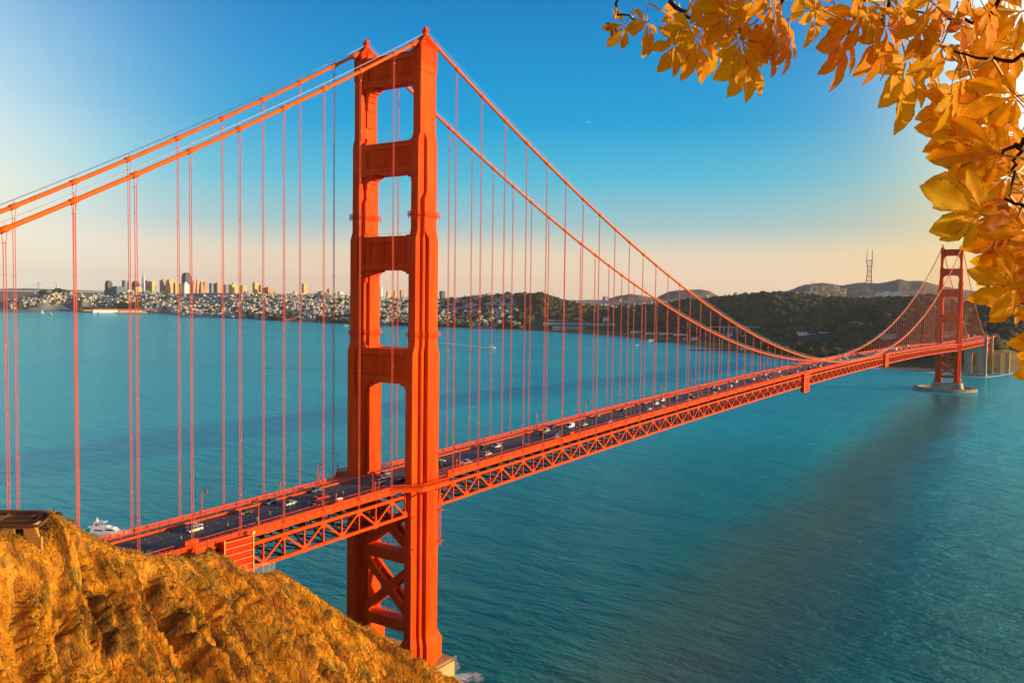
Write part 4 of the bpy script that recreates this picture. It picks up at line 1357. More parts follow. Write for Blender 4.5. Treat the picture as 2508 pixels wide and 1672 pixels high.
city = np.array([0.20, 0.21, 0.19]); wood = np.array([0.050, 0.058, 0.034]); sand = np.array([0.26, 0.20, 0.14]); grass = np.array([0.12, 0.15, 0.03]); gold = np.array([0.30, 0.19, 0.05])
g = np.where((PX < 1265)[..., None], city, wood)
g = np.where(((PX > 1300) & (off > 1500) & (PX < 1830))[..., None], city, g)
g = np.where(((PX > 2400) & (off < 420))[..., None], gold, g)
g = np.where((off < sandw + grassw)[..., None], grass, g)
g = np.where((off < sandw)[..., None], sand, g)
cols[..., :3] = g
ca_ = far.data.color_attributes.new('ground_type', 'FLOAT_COLOR', 'POINT')
ca_.data.foreach_set('color', cols.reshape(-1).astype(np.float32))


def hill(name, pts, d, depth, mat, zb=0.0):
    """a far ridge: a skyline of (column, row) at distance d, with long slopes before and behind"""
    px = np.arange(pts[0][0], pts[-1][0] + 1, 4.0)
    yy = np.interp(px, [p[0] for p in pts], [p[1] for p in pts])
    top = np.array([hit(a, b_, dist=d) for a, b_ in zip(px, yy)])
    az = np.arctan2(top[:, 1] - CAMP[1], top[:, 0] - CAMP[0])
    T_ = np.linspace(-1, 1, 41)
    V_ = []
    for t in T_:
        dd_ = d + t * depth
        f = (1 - abs(t) ** 1.4)
        x, y = CAMP[0] + dd_ * np.cos(az), CAMP[1] + dd_ * np.sin(az)
        z = zb + (top[:, 2] - zb) * f + 14 * fbm(x / 500, y / 500, 4) * (1 - f) * f * 4 + 4 * fbm(x / 90, y / 90, 3) * f
        V_.append(np.stack([x, y, z], -1))
    V_ = np.stack(V_, 1)
    n0, n1 = V_.shape[:2]
    k = np.arange(n0 * n1).reshape(n0, n1)
    return tag(np_mesh(name, V_.reshape(-1, 3), np.stack([k[:-1, :-1], k[:-1, 1:], k[1:, 1:], k[1:, :-1]], -1).reshape(-1, 4), mat, smooth=True), kind='structure')


hill('hills', [(1440, 742), (1490, 731), (1520, 723), (1545, 720), (1570, 723), (1610, 731), (1660, 742)], 9300, 900, 'hill_scrub')
hill('hills', [(1590, 742), (1612, 726), (1640, 714), (1660, 711), (1690, 709), (1720, 709), (1738, 713), (1752, 721), (1790, 738), (1830, 748)], 8000, 700, 'hill_scrub')
hill('hills', [(1780, 748), (1830, 722), (1860, 718), (1885, 724), (1900, 719), (1935, 710), (1958, 701), (1975, 696), (1990, 695), (2015, 693), (2040, 695), (2062, 699), (2090, 694), (2125, 692), (2150, 694), (2180, 689), (2202, 684), (2225, 688), (2262, 688), (2300, 699), (2380, 712), (2450, 722), (2540, 732), (2700, 748)], 8600, 1500, 'hill_scrub')
hill('hills', [(-160, 715), (0, 707), (60, 706), (120, 708), (240, 712), (330, 716), (460, 722)], 19000, 2500, 'hill_scrub')
hill('hills', [(-160, 719), (0, 717), (70, 718), (140, 721), (220, 724)], 12500, 500, 'hill_scrub')

HS = []
def on_hill(px0, px1, y0, y1, d, n, mats=('pale_wall', 'tan_wall')):
    for k in range(n):
        px, yy = RNG.uniform(px0, px1), RNG.uniform(y0, y1)
        if perlin(np.array([px / 14.0]), np.array([yy / 6.0]))[0] < -0.1: continue
        HS.append((hit(px, yy, dist=d - 120 - (yy - y0) * 22), RNG.uniform(11, 19), RNG.uniform(6, 10)))


on_hill(1985, 2075, 701, 724, 8100, 210); on_hill(1890, 2000, 714, 728, 7800, 110); on_hill(1780, 1890, 722, 731, 7300, 120); on_hill(2100, 2330, 724, 736, 7400, 90); on_hill(2330, 2500, 716, 730, 7600, 90)
b = MB()
for p_, w_, h_ in HS:
    b.box((p_[0], p_[1], p_[2] - 4), (w_, w_ * .8, h_ + 8), rz=RNG.uniform(0, 1.5))
tag(b.build('hillside_houses', 'tan_wall'), kind='stuff')

# ------------------------------------------------------------------ far woods
ICO = []
bm_ = None
import bmesh
bm_ = bmesh.new(); bmesh.ops.create_icosphere(bm_, subdivisions=2, radius=1.0)
IV = np.array([v.co[:] for v in bm_.verts]); IF = np.array([[v.index for v in f.verts] for f in bm_.faces]); bm_.free()


def blobs(P, rad, hgt, jit=0.32):
    n = len(P)
    s = 1 + RNG.uniform(-jit, jit, (n, len(IV)))
    ca, sa = np.cos(RNG.uniform(0, 6.28, n)), np.sin(RNG.uniform(0, 6.28, n))
    x, y = IV[:, 0][None] * ca[:, None] - IV[:, 1][None] * sa[:, None], IV[:, 0][None] * sa[:, None] + IV[:, 1][None] * ca[:, None]
    v = np.stack([x * rad[:, None] * s, y * rad[:, None] * s, IV[:, 2][None] * hgt[:, None] * s], -1) + P[:, None, :]
    f = IF[None] + (np.arange(n) * len(IV))[:, None, None]
    return v.reshape(-1, 3), f.reshape(-1, 3)


def scatter(n, px0, px1, dmin, dmax, bias=1.0):
    px = RNG.uniform(px0, px1, n)
    D, _ = col_table(px)
    lo = D[:, 1] + dmin
    hi = np.minimum(D[:, 4] + 150, D[:, 1] + dmax) if True else 0
    hi = np.maximum(hi, lo + 10)
    d = lo + (hi - lo) * RNG.uniform(0, 1, n) ** bias
    x, y, z = far_ground(px, d)
    return px, d, np.stack([x, y, z], -1)


woods = []
for n, a0, a1, dm, dx in ((2500, 1262, 1480, 330, 1900), (2600, 1480, 1760, 420, 2200), (5200, 1720, 2120, 120, 2600), (5200, 2100, 2700, 150, 2600)):
    px, d, P = scatter(n, a0, a1, dm, dx, 0.85)
    keep = fbm(P[:, 0] / 160, P[:, 1] / 160, 3) > -0.42
    lawn = (px > 1385) & (px < 1850) & (d - col_table(px)[0][:, 1] < 300)
    gold_ = (px > 2395) & (d - col_table(px)[0][:, 1] < 430) & (RNG.uniform(0, 1, n) < 0.9)
    woods.append(P[keep & ~lawn & ~gold_])
W = np.concatenate(woods)
CLEAR = [(1304, 1374, 4000, 420), (1338, 1396, 3900, 350), (1395, 1450, 4000, 420), (1472, 1506, 3900, 420), (1328, 1520, 3700, 260), (1942, 2062, 2750, 340), (2226, 2292, 2950, 420), (2368, 2396, 2900, 400),
         (2300, 2345, 2300, 260), (2150, 2204, 2500, 360), (1735, 1865, 2950, 260), (1690, 1835, 2700, 300), (2100, 2330, 2420, 90), (1790, 1868, 3420, 40)]
wd = np.hypot(W[:, 0] - CAMP[0], W[:, 1] - CAMP[1])
wpx = np.interp(-np.arctan2(W[:, 1] - CAMP[1], W[:, 0] - CAMP[0]), -_ka, _kx)
ok = np.ones(len(W), bool)
for a0, a1, dc, back in CLEAR: ok &= ~((wpx > a0) & (wpx < a1) & (wd < dc + 14) & (wd > dc - back))
W = W[ok]
rad = RNG.uniform(9, 22, len(W)); hg = rad * RNG.uniform(0.55, 0.95, len(W))
W[:, 2] += hg * 0.35
v, f = blobs(W, rad, hg)
tag(np_mesh('forest', v, f, 'forest_leaf'), kind='stuff')
# trees among the city streets, on the point and by the shore
tw = []
for n, a0, a1, dm, dx in ((700, 30, 640, 150, 1700), (1200, 600, 1290, 100, 2200), (420, 600, 1290, 60, 330), (170, 1000, 1290, 330, 900)):
    px, d, P = scatter(n, a0, a1, dm, dx)
    tw.append(P[fbm(P[:, 0] / 140, P[:, 1] / 140, 2) > -0.05])
for pa, pb, da, db, n in ((186, 345, 6480, 6780, 420), (100, 165, 7330, 7480, 170), (128, 152, 7370, 7460, 60), (1080, 1290, 5200, 5900, 150), (822, 862, 6950, 7050, 40), (696, 722, 7300, 7400, 30), (1292, 1330, 4700, 5100, 90)):
    px = RNG.uniform(pa, pb, n); x, y, z = far_ground(px, RNG.uniform(da, db, n)); tw.append(np.stack([x, y, np.maximum(z, 3)], -1))
W = np.concatenate(tw)
rad = RNG.uniform(9, 19, len(W)); hg = rad * RNG.uniform(0.6, 1.0, len(W)); W[:, 2] += hg * 0.5
v, f = blobs(W, rad, hg)
tag(np_mesh('street_trees', v, f, 'forest_leaf'), kind='stuff')

# ------------------------------------------------------------------ the city
HOUSE = ['pale_wall', 'cream_wall', 'grey_wall', 'tan_wall', 'teal_wall', 'roof_red']
hp = []
for n, a0, a1, dm, dx, bi in ((2600, 20, 330, 260, 1500, 0.8), (3000, 320, 660, 120, 1700, 0.9), (5200, 600, 1000, 110, 2500, 0.9), (2200, 1000, 1270, 160, 2300, 0.9), (900, 1290, 1560, 1500, 3600, 0.9), (600, 1560, 1850, 2300, 4700, 0.9)):
    px, d, P = scatter(n, a0, a1, dm, dx, bi)
    keep = np.ones(n, bool)
    keep &= ~((px > 186) & (px < 345) & (d < 6800)) & ~((px > 100) & (px < 168) & (d > 7300))
    hp.append(np.concatenate([P, px[:, None], d[:, None]], 1)[keep])
H = np.concatenate(hp)
wx, wy, wz = RNG.uniform(9, 22, len(H)), RNG.uniform(9, 16, len(H)), RNG.uniform(7, 14, len(H)) * np.where(RNG.uniform(0, 1, len(H)) < 0.07, 2.0, 1.0)
hm = RNG.choice(5, len(H), p=[0.40, 0.20, 0.13, 0.10, 0.17])
rot = np.interp(H[:, 3], _kx, _ka) + RNG.choice([0.0, 1.57], len(H)) + 0.5 + RNG.normal(0, 0.06, len(H))
# the three hundred that show largest stand as houses of their own
size = wx * wz / H[:, 4] ** 2
order = np.argsort(-size)
one = set(order[:300].tolist())
CUBE = np.array([(-1, -1, -1), (1, -1, -1), (1, 1, -1), (-1, 1, -1), (-1, -1, 1), (1, -1, 1), (1, 1, 1), (-1, 1, 1)]) * 0.5
CF = np.array([(0, 3, 2, 1), (4, 5, 6, 7), (0, 1, 5, 4), (1, 2, 6, 5), (2, 3, 7, 6), (3, 0, 4, 7)])
rest = order[300:]
cv = CUBE[None] * np.stack([wx, wy, wz + 8], -1)[rest][:, None, :]
c_, s_ = np.cos(rot[rest])[:, None], np.sin(rot[rest])[:, None]
vx, vy = cv[..., 0] * c_ - cv[..., 1] * s_, cv[..., 0] * s_ + cv[..., 1] * c_
cv = np.stack([vx, vy, cv[..., 2]], -1) + (H[rest, :3] + np.stack([np.zeros(len(rest)), np.zeros(len(rest)), wz[rest] / 2 - 4], -1))[:, None, :]
cf = CF[None] + (np.arange(len(rest)) * 8)[:, None, None]
tag(np_mesh('houses', cv.reshape(-1, 3), cf.reshape(-1, 4), HOUSE, mi=np.repeat(hm[rest], 6)), kind='stuff')
house_mesh = {}
HL = ['pale house block among the small houses on the city slope', 'cream house block among the small houses on the city slope', 'grey house block among the small houses on the city slope',
      'tan house block among the small houses on the city slope', 'greenish white house block among the small houses on the city slope']
for k in order[:300]:
    mi_ = int(hm[k])
    if mi_ not in house_mesh:
        b = MB(); b.span(-.5, .5, -.5, .5, -0.5, 1.0); b.span(-.53, .53, -.53, .53, 1.0, 1.06, 1)
        b.span(-.2, .1, -.25, .2, 1.06, 1.25, 1)
        b.span(-.505, .505, -.42, .42, .25, .42, 2); b.span(-.505, .505, -.42, .42, .62, .8, 2); b.span(-.42, .42, -.505, .505, .25, .42, 2); b.span(-.42, .42, -.505, .505, .62, .8, 2)
        o = b.build('house', [HOUSE[mi_], 'roof_red' if mi_ == 3 else 'grey_wall', 'facade_dark'])
        house_mesh[mi_] = o.data
    else:
        o = bpy.data.objects.new('house', house_mesh[mi_]); COL.objects.link(o)
    o.location = H[k, :3]; o.scale = (wx[k], wy[k], wz[k]); o.rotation_euler = (0, 0, rot[k])
    tag(o, HL[mi_], 'house', HL[mi_].split(' house')[0] + ' houses on the city slope')


def tower(px0, px1, ytop, d, mat, label, yb=None, name='skyscraper', steps_=None, ratio=1.0, rotdeg=33, mat2=None, cat='skyscraper', crown=None):
    """a city building: width and height from its bearings and its real distance"""
    pc_ = (px0 + px1) / 2
    top = hit(pc_, ytop, dist=d)
    x, y, zg = far_ground(np.array([pc_]), np.array([float(d)]))
    zg = float(zg[0]) if d < 8300 else 20.0
    zg = min(zg, top[2] - 20) if yb is None else hit(pc_, yb, dist=d)[2]
    w = (px1 - px0) / FPX * d * 1.01
    ra = R(rotdeg)
    s = w / (abs(math.cos(ra)) * ratio + abs(math.sin(ra)))
    az = math.atan2(top[1] - CAMP[1], top[0] - CAMP[0])
    root = empty(name, (top[0], top[1], zg), az - math.pi / 2 + ra)
    tag(root, label, cat)
    hgt = top[2] - zg
    a, c = s * ratio / 2, s / 2
    b = MB()
    st = steps_ or [(1.0, 1.0)]
    z0 = -15
    for f_, hf in st:
        b.span(-a * f_, a * f_, -c * f_, c * f_, z0, hgt * hf); z0 = hgt * hf
    b.build('facade', mat, root)
    b = MB()
    f_ = st[-1][0]
    if crown == 'cupola':
        b.loft([[(f_ * a * .35 * math.cos(q * .785) * r_, f_ * c * .35 * math.sin(q * .785) * r_, hgt + z_) for q in range(8)] for z_, r_ in ((0, 1), (9, 1), (16, .6), (24, .1))])
    elif crown == 'spire':
        b.span(-a * .5, a * .5, -c * .5, c * .5, hgt, hgt + 8); b.loft([[(q * 2, p * 2, hgt + 8) for q, p in ((-1, -1), (1, -1), (1, 1), (-1, 1))], [(q * .5, p * .5, hgt + 42) for q, p in ((-1, -1), (1, -1), (1, 1), (-1, 1))]])
    elif crown == 'cap':
        b.span(-a * 1.03, a * 1.03, -c * 1.03, c * 1.03, hgt, hgt + 9)
    else:
        b.span(-a * f_ * .6, a * f_ * .5, -c * f_ * .5, c * f_ * .6, hgt, hgt + 4.5)
    b.build('roof_cap', mat2 or mat, root)
    return root


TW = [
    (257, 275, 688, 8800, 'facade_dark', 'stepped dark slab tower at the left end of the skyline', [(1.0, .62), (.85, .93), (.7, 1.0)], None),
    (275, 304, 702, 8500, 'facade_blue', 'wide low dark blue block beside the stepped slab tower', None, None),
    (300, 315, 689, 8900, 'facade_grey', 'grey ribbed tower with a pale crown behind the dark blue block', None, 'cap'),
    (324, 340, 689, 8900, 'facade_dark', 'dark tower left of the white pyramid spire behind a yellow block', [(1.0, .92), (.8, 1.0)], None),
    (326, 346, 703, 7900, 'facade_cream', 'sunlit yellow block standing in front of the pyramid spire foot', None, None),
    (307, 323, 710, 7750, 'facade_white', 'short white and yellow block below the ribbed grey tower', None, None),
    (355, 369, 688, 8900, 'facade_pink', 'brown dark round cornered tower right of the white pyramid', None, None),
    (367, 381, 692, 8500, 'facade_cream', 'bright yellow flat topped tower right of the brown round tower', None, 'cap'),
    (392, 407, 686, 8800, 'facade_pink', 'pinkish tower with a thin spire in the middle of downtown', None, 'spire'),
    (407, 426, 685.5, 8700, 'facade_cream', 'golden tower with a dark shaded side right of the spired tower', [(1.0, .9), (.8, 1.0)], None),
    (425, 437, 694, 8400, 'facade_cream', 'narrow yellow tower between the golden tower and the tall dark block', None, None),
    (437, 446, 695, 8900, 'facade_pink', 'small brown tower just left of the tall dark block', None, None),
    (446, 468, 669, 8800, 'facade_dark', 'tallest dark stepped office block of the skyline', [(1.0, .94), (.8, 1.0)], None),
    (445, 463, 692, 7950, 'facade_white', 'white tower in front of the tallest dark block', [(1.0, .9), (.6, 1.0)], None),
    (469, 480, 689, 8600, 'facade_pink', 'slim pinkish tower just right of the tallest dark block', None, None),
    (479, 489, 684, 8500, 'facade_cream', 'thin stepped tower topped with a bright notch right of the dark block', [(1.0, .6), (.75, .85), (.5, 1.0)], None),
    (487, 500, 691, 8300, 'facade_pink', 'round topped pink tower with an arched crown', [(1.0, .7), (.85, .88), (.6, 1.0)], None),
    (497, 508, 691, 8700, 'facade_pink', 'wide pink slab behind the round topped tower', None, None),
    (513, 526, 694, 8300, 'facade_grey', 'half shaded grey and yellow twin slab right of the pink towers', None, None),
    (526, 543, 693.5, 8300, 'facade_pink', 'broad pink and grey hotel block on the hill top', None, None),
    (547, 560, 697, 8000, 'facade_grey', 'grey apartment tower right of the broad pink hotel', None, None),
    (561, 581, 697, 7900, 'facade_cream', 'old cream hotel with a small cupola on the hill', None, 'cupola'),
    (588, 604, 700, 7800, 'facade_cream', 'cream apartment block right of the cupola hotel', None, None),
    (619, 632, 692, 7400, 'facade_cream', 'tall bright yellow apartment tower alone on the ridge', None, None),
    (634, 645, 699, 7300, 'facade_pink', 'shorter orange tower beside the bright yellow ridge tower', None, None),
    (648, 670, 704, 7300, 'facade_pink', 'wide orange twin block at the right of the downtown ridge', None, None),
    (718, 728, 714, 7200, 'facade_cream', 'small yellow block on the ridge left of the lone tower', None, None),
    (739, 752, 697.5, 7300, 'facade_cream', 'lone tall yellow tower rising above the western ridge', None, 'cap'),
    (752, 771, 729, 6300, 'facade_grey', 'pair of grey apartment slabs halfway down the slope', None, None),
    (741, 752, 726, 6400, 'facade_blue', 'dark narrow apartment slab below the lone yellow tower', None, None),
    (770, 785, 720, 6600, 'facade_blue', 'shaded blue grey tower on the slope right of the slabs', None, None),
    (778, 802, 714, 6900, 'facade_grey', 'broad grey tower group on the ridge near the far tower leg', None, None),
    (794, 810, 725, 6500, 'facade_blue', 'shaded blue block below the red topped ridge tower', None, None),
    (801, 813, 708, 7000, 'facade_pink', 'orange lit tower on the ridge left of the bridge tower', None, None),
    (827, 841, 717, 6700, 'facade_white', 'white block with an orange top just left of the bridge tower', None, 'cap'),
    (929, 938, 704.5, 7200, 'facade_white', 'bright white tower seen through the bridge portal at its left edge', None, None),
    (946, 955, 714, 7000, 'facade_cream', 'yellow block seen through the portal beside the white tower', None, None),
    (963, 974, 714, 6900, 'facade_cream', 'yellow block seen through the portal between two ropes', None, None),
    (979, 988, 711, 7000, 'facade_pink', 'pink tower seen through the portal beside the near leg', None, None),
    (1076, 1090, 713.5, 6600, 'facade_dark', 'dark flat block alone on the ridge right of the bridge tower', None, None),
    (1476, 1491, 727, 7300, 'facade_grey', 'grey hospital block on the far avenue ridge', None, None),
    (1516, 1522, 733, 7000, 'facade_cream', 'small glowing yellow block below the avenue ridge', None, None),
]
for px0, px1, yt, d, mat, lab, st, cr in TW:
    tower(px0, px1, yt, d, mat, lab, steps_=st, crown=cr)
# white pyramid
pt, pb_ = hit(351, 663, dist=8800), 20.0
py_ = empty('pyramid_tower', (pt[0], pt[1], pb_), R(28)); tag(py_, 'slender white pyramid skyscraper with a needle top', 'skyscraper')
hh_ = pt[2] - pb_
b = MB()
b.loft([[(a * s, c * s, z) for s, c in ((-1, -1), (1, -1), (1, 1), (-1, 1)) for a, c in ((a_, a_ * c),)][:4] if False else [(-a_, -a_, z), (a_, -a_, z), (a_, a_, z), (-a_, a_, z)] for z, a_ in ((-15, 27), (hh_ * .78, 7.5), (hh_, 0.8))])
b.build('facade', 'facade_white', py_)
b = MB()
for s in (-1, 1): b.add([(s * 20, -4, hh_ * .25), (s * 20, 4, hh_ * .25), (s * 9.5, -4, hh_ * .80), (s * 9.5, 4, hh_ * .80), (s * 3, -4, hh_ * .80), (s * 3, 4, hh_ * .80)], [(0, 1, 3, 2), (2, 3, 5, 4)])
b.build('wing', 'pale_wall', py_)

# hospital blocks below the far hills
for px0, px1, yt, yb_, lab in ((2113, 2126, 725, 739, 'small pale block left of the long hospital buildings under the hills'), (2145, 2163, 717.5, 738, 'left stepped wing of the long pale hospital under the hills'),
                               (2163, 2185, 715.5, 738, 'tall middle wing of the long pale hospital under the hills'), (2185, 2206, 716, 738, 'right tall wing of the long pale hospital under the hills'), (2206, 2236, 724, 740, 'low pale annex right of the hospital wings')):
    tower(px0, px1, yt, 7300, 'facade_white', lab, yb=yb_, name='hospital_building', cat='building', rotdeg=12, ratio=1.0)
tower(1751, 1790, 729, 6300, 'facade_white', 'long flat white school building above the dark wooded ridge', yb=742, name='school_building', cat='building', rotdeg=8, ratio=2.2)

# Low buildings by the shore
def ground_hit(px, py):
    """where a sight line meets the far land"""
    d0 = col_table(np.array([float(px)]))[0][0, 1]
    ds = d0 + np.arange(0, 2600, 8.0)
    z = far_ground(np.full(ds.shape, float(px)), ds)[2]
    r_ = ray(px, py)
    zs = CAMP[2] + r_[2] / math.hypot(r_[0], r_[1]) * ds
    i = int(np.argmax(z >= zs)) if (z >= zs).any() else 0
    p = hit(px, py, dist=ds[i]); p[2] = max(z[i], 2.0)
    return p


def shed(px0, px1, ytop, ybot, mat, roof, label, name='shed', cat='shed', gable=True, depth=28.0, windows=0, deck=False):
    p0, p1 = (hit(px0, ybot, z=3.0), hit(px1, ybot, z=3.0)) if deck else (ground_hit(px0, ybot), ground_hit(px1, ybot))
    mid = (p0 + p1) / 2
    d = math.hypot(mid[0] - CAMP[0], mid[1] - CAMP[1])
    h_ = (ybot - ytop) / FPX * d
    w = np.linalg.norm(p1 - p0)
    if not deck:
        pm_ = ground_hit((px0 + px1) / 2, ybot); mid = pm_
        azm = math.atan2(pm_[1] - CAMP[1], pm_[0] - CAMP[0]); d = math.hypot(pm_[0] - CAMP[0], pm_[1] - CAMP[1]); w = (px1 - px0) / FPX * d; h_ = (ybot - ytop) / FPX * d
        p0 = pm_; p1 = pm_ + np.array([math.sin(azm), -math.cos(azm), 0])
    root = empty(name, (mid[0], mid[1], mid[2] - 0.5), math.atan2(p1[1] - p0[1], p1[0] - p0[0]))
    tag(root, label, cat)
    b = MB()
    e = h_ * (0.62 if gable else 0.9)
    b.span(-w / 2, w / 2, 0, depth, -12, e)
    if windows:
        for k in range(windows):
            x = -w / 2 + w * (k + .5) / windows
            for zf in ((.3, .62) if h_ > 11 else (.45,)):
                b.span(x - w / windows * .22, x + w / windows * .22, -0.12, 0.3, e * zf, e * (zf + .22), 1)
    b.build('wall', [mat, 'facade_dark'], root)
    b = MB()
    if gable:
        b.add([(-w / 2 - 1, -1, e), (w / 2 + 1, -1, e), (w / 2 + 1, depth + 1, e), (-w / 2 - 1, depth + 1, e), (-w / 2 - 1, depth / 2, h_), (w / 2 + 1, depth / 2, h_)],
              [(0, 1, 5, 4), (2, 3, 4, 5), (0, 4, 3), (1, 2, 5), (0, 3, 2, 1)])
    else: b.span(-w / 2 - .6, w / 2 + .6, -.6, depth + .6, e, h_)
    b.build('roof', roof, root)
    return root


shed(205, 250, 757.5, 763.5, 'cream_wall', 'roof_red', 'low cream pier shed with red roof left of the white one', windows=8, deck=True)
shed(228, 289, 756, 764.5, 'white_paint', 'roof_red', 'long white pier shed with red roof under the wooded point', deck=True)
shed(291, 349, 757, 766, 'cream_wall', 'roof_red', 'long yellow pier building with rows of windows', name='pier_building', cat='building', windows=24, deck=True)
shed(354, 382, 757, 762, 'cream_wall', 'roof_red', 'short yellow building behind the right end of the yellow pier', windows=8)
shed(350, 412, 760.5, 766, 'cream_wall', 'roof_red', 'low orange lit row building right of the yellow pier', windows=16)
shed(1353, 1434, 800, 807.5, 'pale_wall', 'teal_wall', 'long white hangar with a green roof behind the airfield lawn', gable=False, windows=14)
shed(1330, 1515, 791, 797, 'teal_wall', 'teal_wall', 'very long pale green depot behind the airfield lawn', gable=False)
shed(1544, 1574, 809, 815.5, 'white_paint', 'roof_red', 'white hangar with a red gable at the left end of the hangar row', windows=6)
shed(1583, 1613, 812, 818, 'white_paint', 'roof_red', 'second white hangar of the row along the lawn', windows=7)
shed(1615, 1647, 813.5, 820, 'white_paint', 'roof_red', 'third white hangar of the row along the lawn', windows=7)
shed(1650, 1684, 815.5, 822, 'white_paint', 'roof_red', 'last white hangar at the right end of the row', windows=7)
shed(1692, 1711, 823, 833, 'white_paint', 'roof_red', 'white station house with a red roof on the beach', name='station_house', cat='house', windows=5)
shed(1674, 1684, 827, 832, 'white_paint', 'roof_red', 'small white boathouse left of the station house', name='boathouse', cat='boathouse')
shed(1712, 1730, 816, 821, 'pale_wall', 'grey_wall', 'pale cottage under the viaduct left of the others', name='cottage', cat='house', windows=4)
shed(1745, 1758, 814, 823, 'pale_wall', 'grey_wall', 'taller pale cottage in the cluster below the viaduct', name='cottage', cat='house', windows=4)
shed(1765, 1772, 812, 821, 'white_paint', 'grey_wall', 'narrow white cottage in the cluster below the viaduct', name='cottage', cat='house')
shed(1780, 1794, 815, 824, 'white_paint', 'grey_wall', 'white gabled cottage in the cluster behind the suspender ropes', name='cottage', cat='house', windows=4)
shed(1815, 1827, 821, 825, 'teal_wall', 'grey_wall', 'low greenish shed at the right end of the cottages', name='cottage', cat='house')
shed(1814, 1853, 851, 857, 'white_paint', 'grey_wall', 'long white warehouse on the shore below the cables', name='warehouse', cat='building', windows=9)
shed(1140, 1205, 776, 781, 'pale_wall', 'teal_wall', 'long pale depot among the trees right of the bridge tower', gable=False, windows=12)
shed(1175, 1220, 769, 776, 'pale_wall', 'teal_wall', 'pale barracks block with tall gables among dark trees', windows=9)
shed(1072, 1140, 784, 788, 'pale_wall', 'roof_red', 'low pale sheds near the beach right of the bridge tower', windows=12)
shed(1230, 1256, 788, 792, 'cream_wall', 'cream_wall', 'yellowish long low building by the beach', gable=False)


def rise(px0, px1, ytop, ybot, d, mat, roof, label, **kw):
    """a building higher up the slope, at distance d"""
    pm_ = (px0 + px1) / 2
    p = hit(pm_, ybot, dist=d)
    w = (px1 - px0) / FPX * d; h_ = (ybot - ytop) / FPX * d
    az = math.atan2(p[1] - CAMP[1], p[0] - CAMP[0])
    root = empty(kw.get('name', 'barracks'), tuple(p), az - math.pi / 2)
    tag(root, label, kw.get('cat', 'building'))
    b = MB(); e = h_ * .78; dp = kw.get('depth', 12.0)
    b.span(-w / 2, w / 2, 0, dp, -20, e)
    n = max(2, int(w / 9))
    for k in range(n): b.span(-w / 2 + w * (k + .3) / n, -w / 2 + w * (k + .7) / n, -.12, .3, e * .35, e * .75, 1)
    b.build('wall', [mat, 'facade_dark'], root)
    b = MB()
    g = kw.get('gables', 1)
    for k in range(g):
        x0, x1 = -w / 2 + w * k / g, -w / 2 + w * (k + 1) / g
        if g > 1: b.add([(x0, -.6, e), (x1, -.6, e), (x1, dp, e), (x0, dp, e), ((x0 + x1) / 2, -.6, h_), ((x0 + x1) / 2, dp, h_)], [(0, 1, 4), (1, 2, 5, 4), (2, 3, 5), (3, 0, 4, 5)])
        else: b.add([(x0 - 1, -.8, e), (x1 + 1, -.8, e), (x1 + 1, dp, e), (x0 - 1, dp, e), (x0 - 1, dp / 2, h_), (x1 + 1, dp / 2, h_)], [(0, 1, 5, 4), (2, 3, 4, 5), (0, 4, 3), (1, 2, 5)])
    b.build('roof', roof, root)


rise(1308, 1370, 778, 784, 4000, 'white_paint', 'roof_red', 'long white barracks row at the forest edge, leftmost of the rows')
rise(1342, 1392, 783, 789, 3900, 'white_paint', 'roof_red', 'pale barracks in front of the leftmost white row')
rise(1399, 1426, 778, 784, 4000, 'white_paint', 'roof_red', 'white barracks in the middle of the forest edge')
rise(1428, 1446, 786, 793, 3850, 'roof_red', 'roof_red', 'red brick house right of the middle barracks')
rise(1477, 1491, 777, 784, 3900, 'white_paint', 'grey_wall', 'white block standing among dark trees right of the barracks')
rise(1480, 1502, 785, 793, 3800, 'roof_red', 'roof_red', 'wide red brick house below the white block')
rise(1947, 1972, 812, 819, 2750, 'white_paint', 'teal_wall', 'white terrace houses on the wooded slope, left group', name='terrace_houses', cat='houses', gables=4)
rise(1976, 2026, 812, 821, 2750, 'white_paint', 'teal_wall', 'long white row of gabled houses on the wooded slope', name='terrace_houses', cat='houses', gables=9)
rise(2047, 2058, 815, 820, 2750, 'white_paint', 'teal_wall', 'small white house right of the long gabled row', name='terrace_houses', cat='houses', gables=2)
rise(2230, 2248, 779, 791, 2950, 'white_paint', 'grey_wall', 'big white house on the forest slope left of the far tower', name='hillside_house', cat='house')
rise(2265, 2288, 780, 788, 2950, 'pale_wall', 'roof_red', 'pale house with a broken roofline beside the far tower', name='hillside_house', cat='house', gables=3)
rise(2372, 2392, 775, 788, 2900, 'pale_wall', 'grey_wall', 'pale houses on the slope right of the far tower', name='hillside_house', cat='house', gables=2)
rise(2308, 2340, 812, 822, 2300, 'tan_wall', 'roof_red', 'brown toll building behind the deck between the far tower legs', name='toll_building', cat='building')
rise(2155, 2200, 818, 824, 2500, 'pale_wall', 'grey_wall', 'pale parking sheds behind the deck left of the far tower', name='parking_shed', cat='shed')

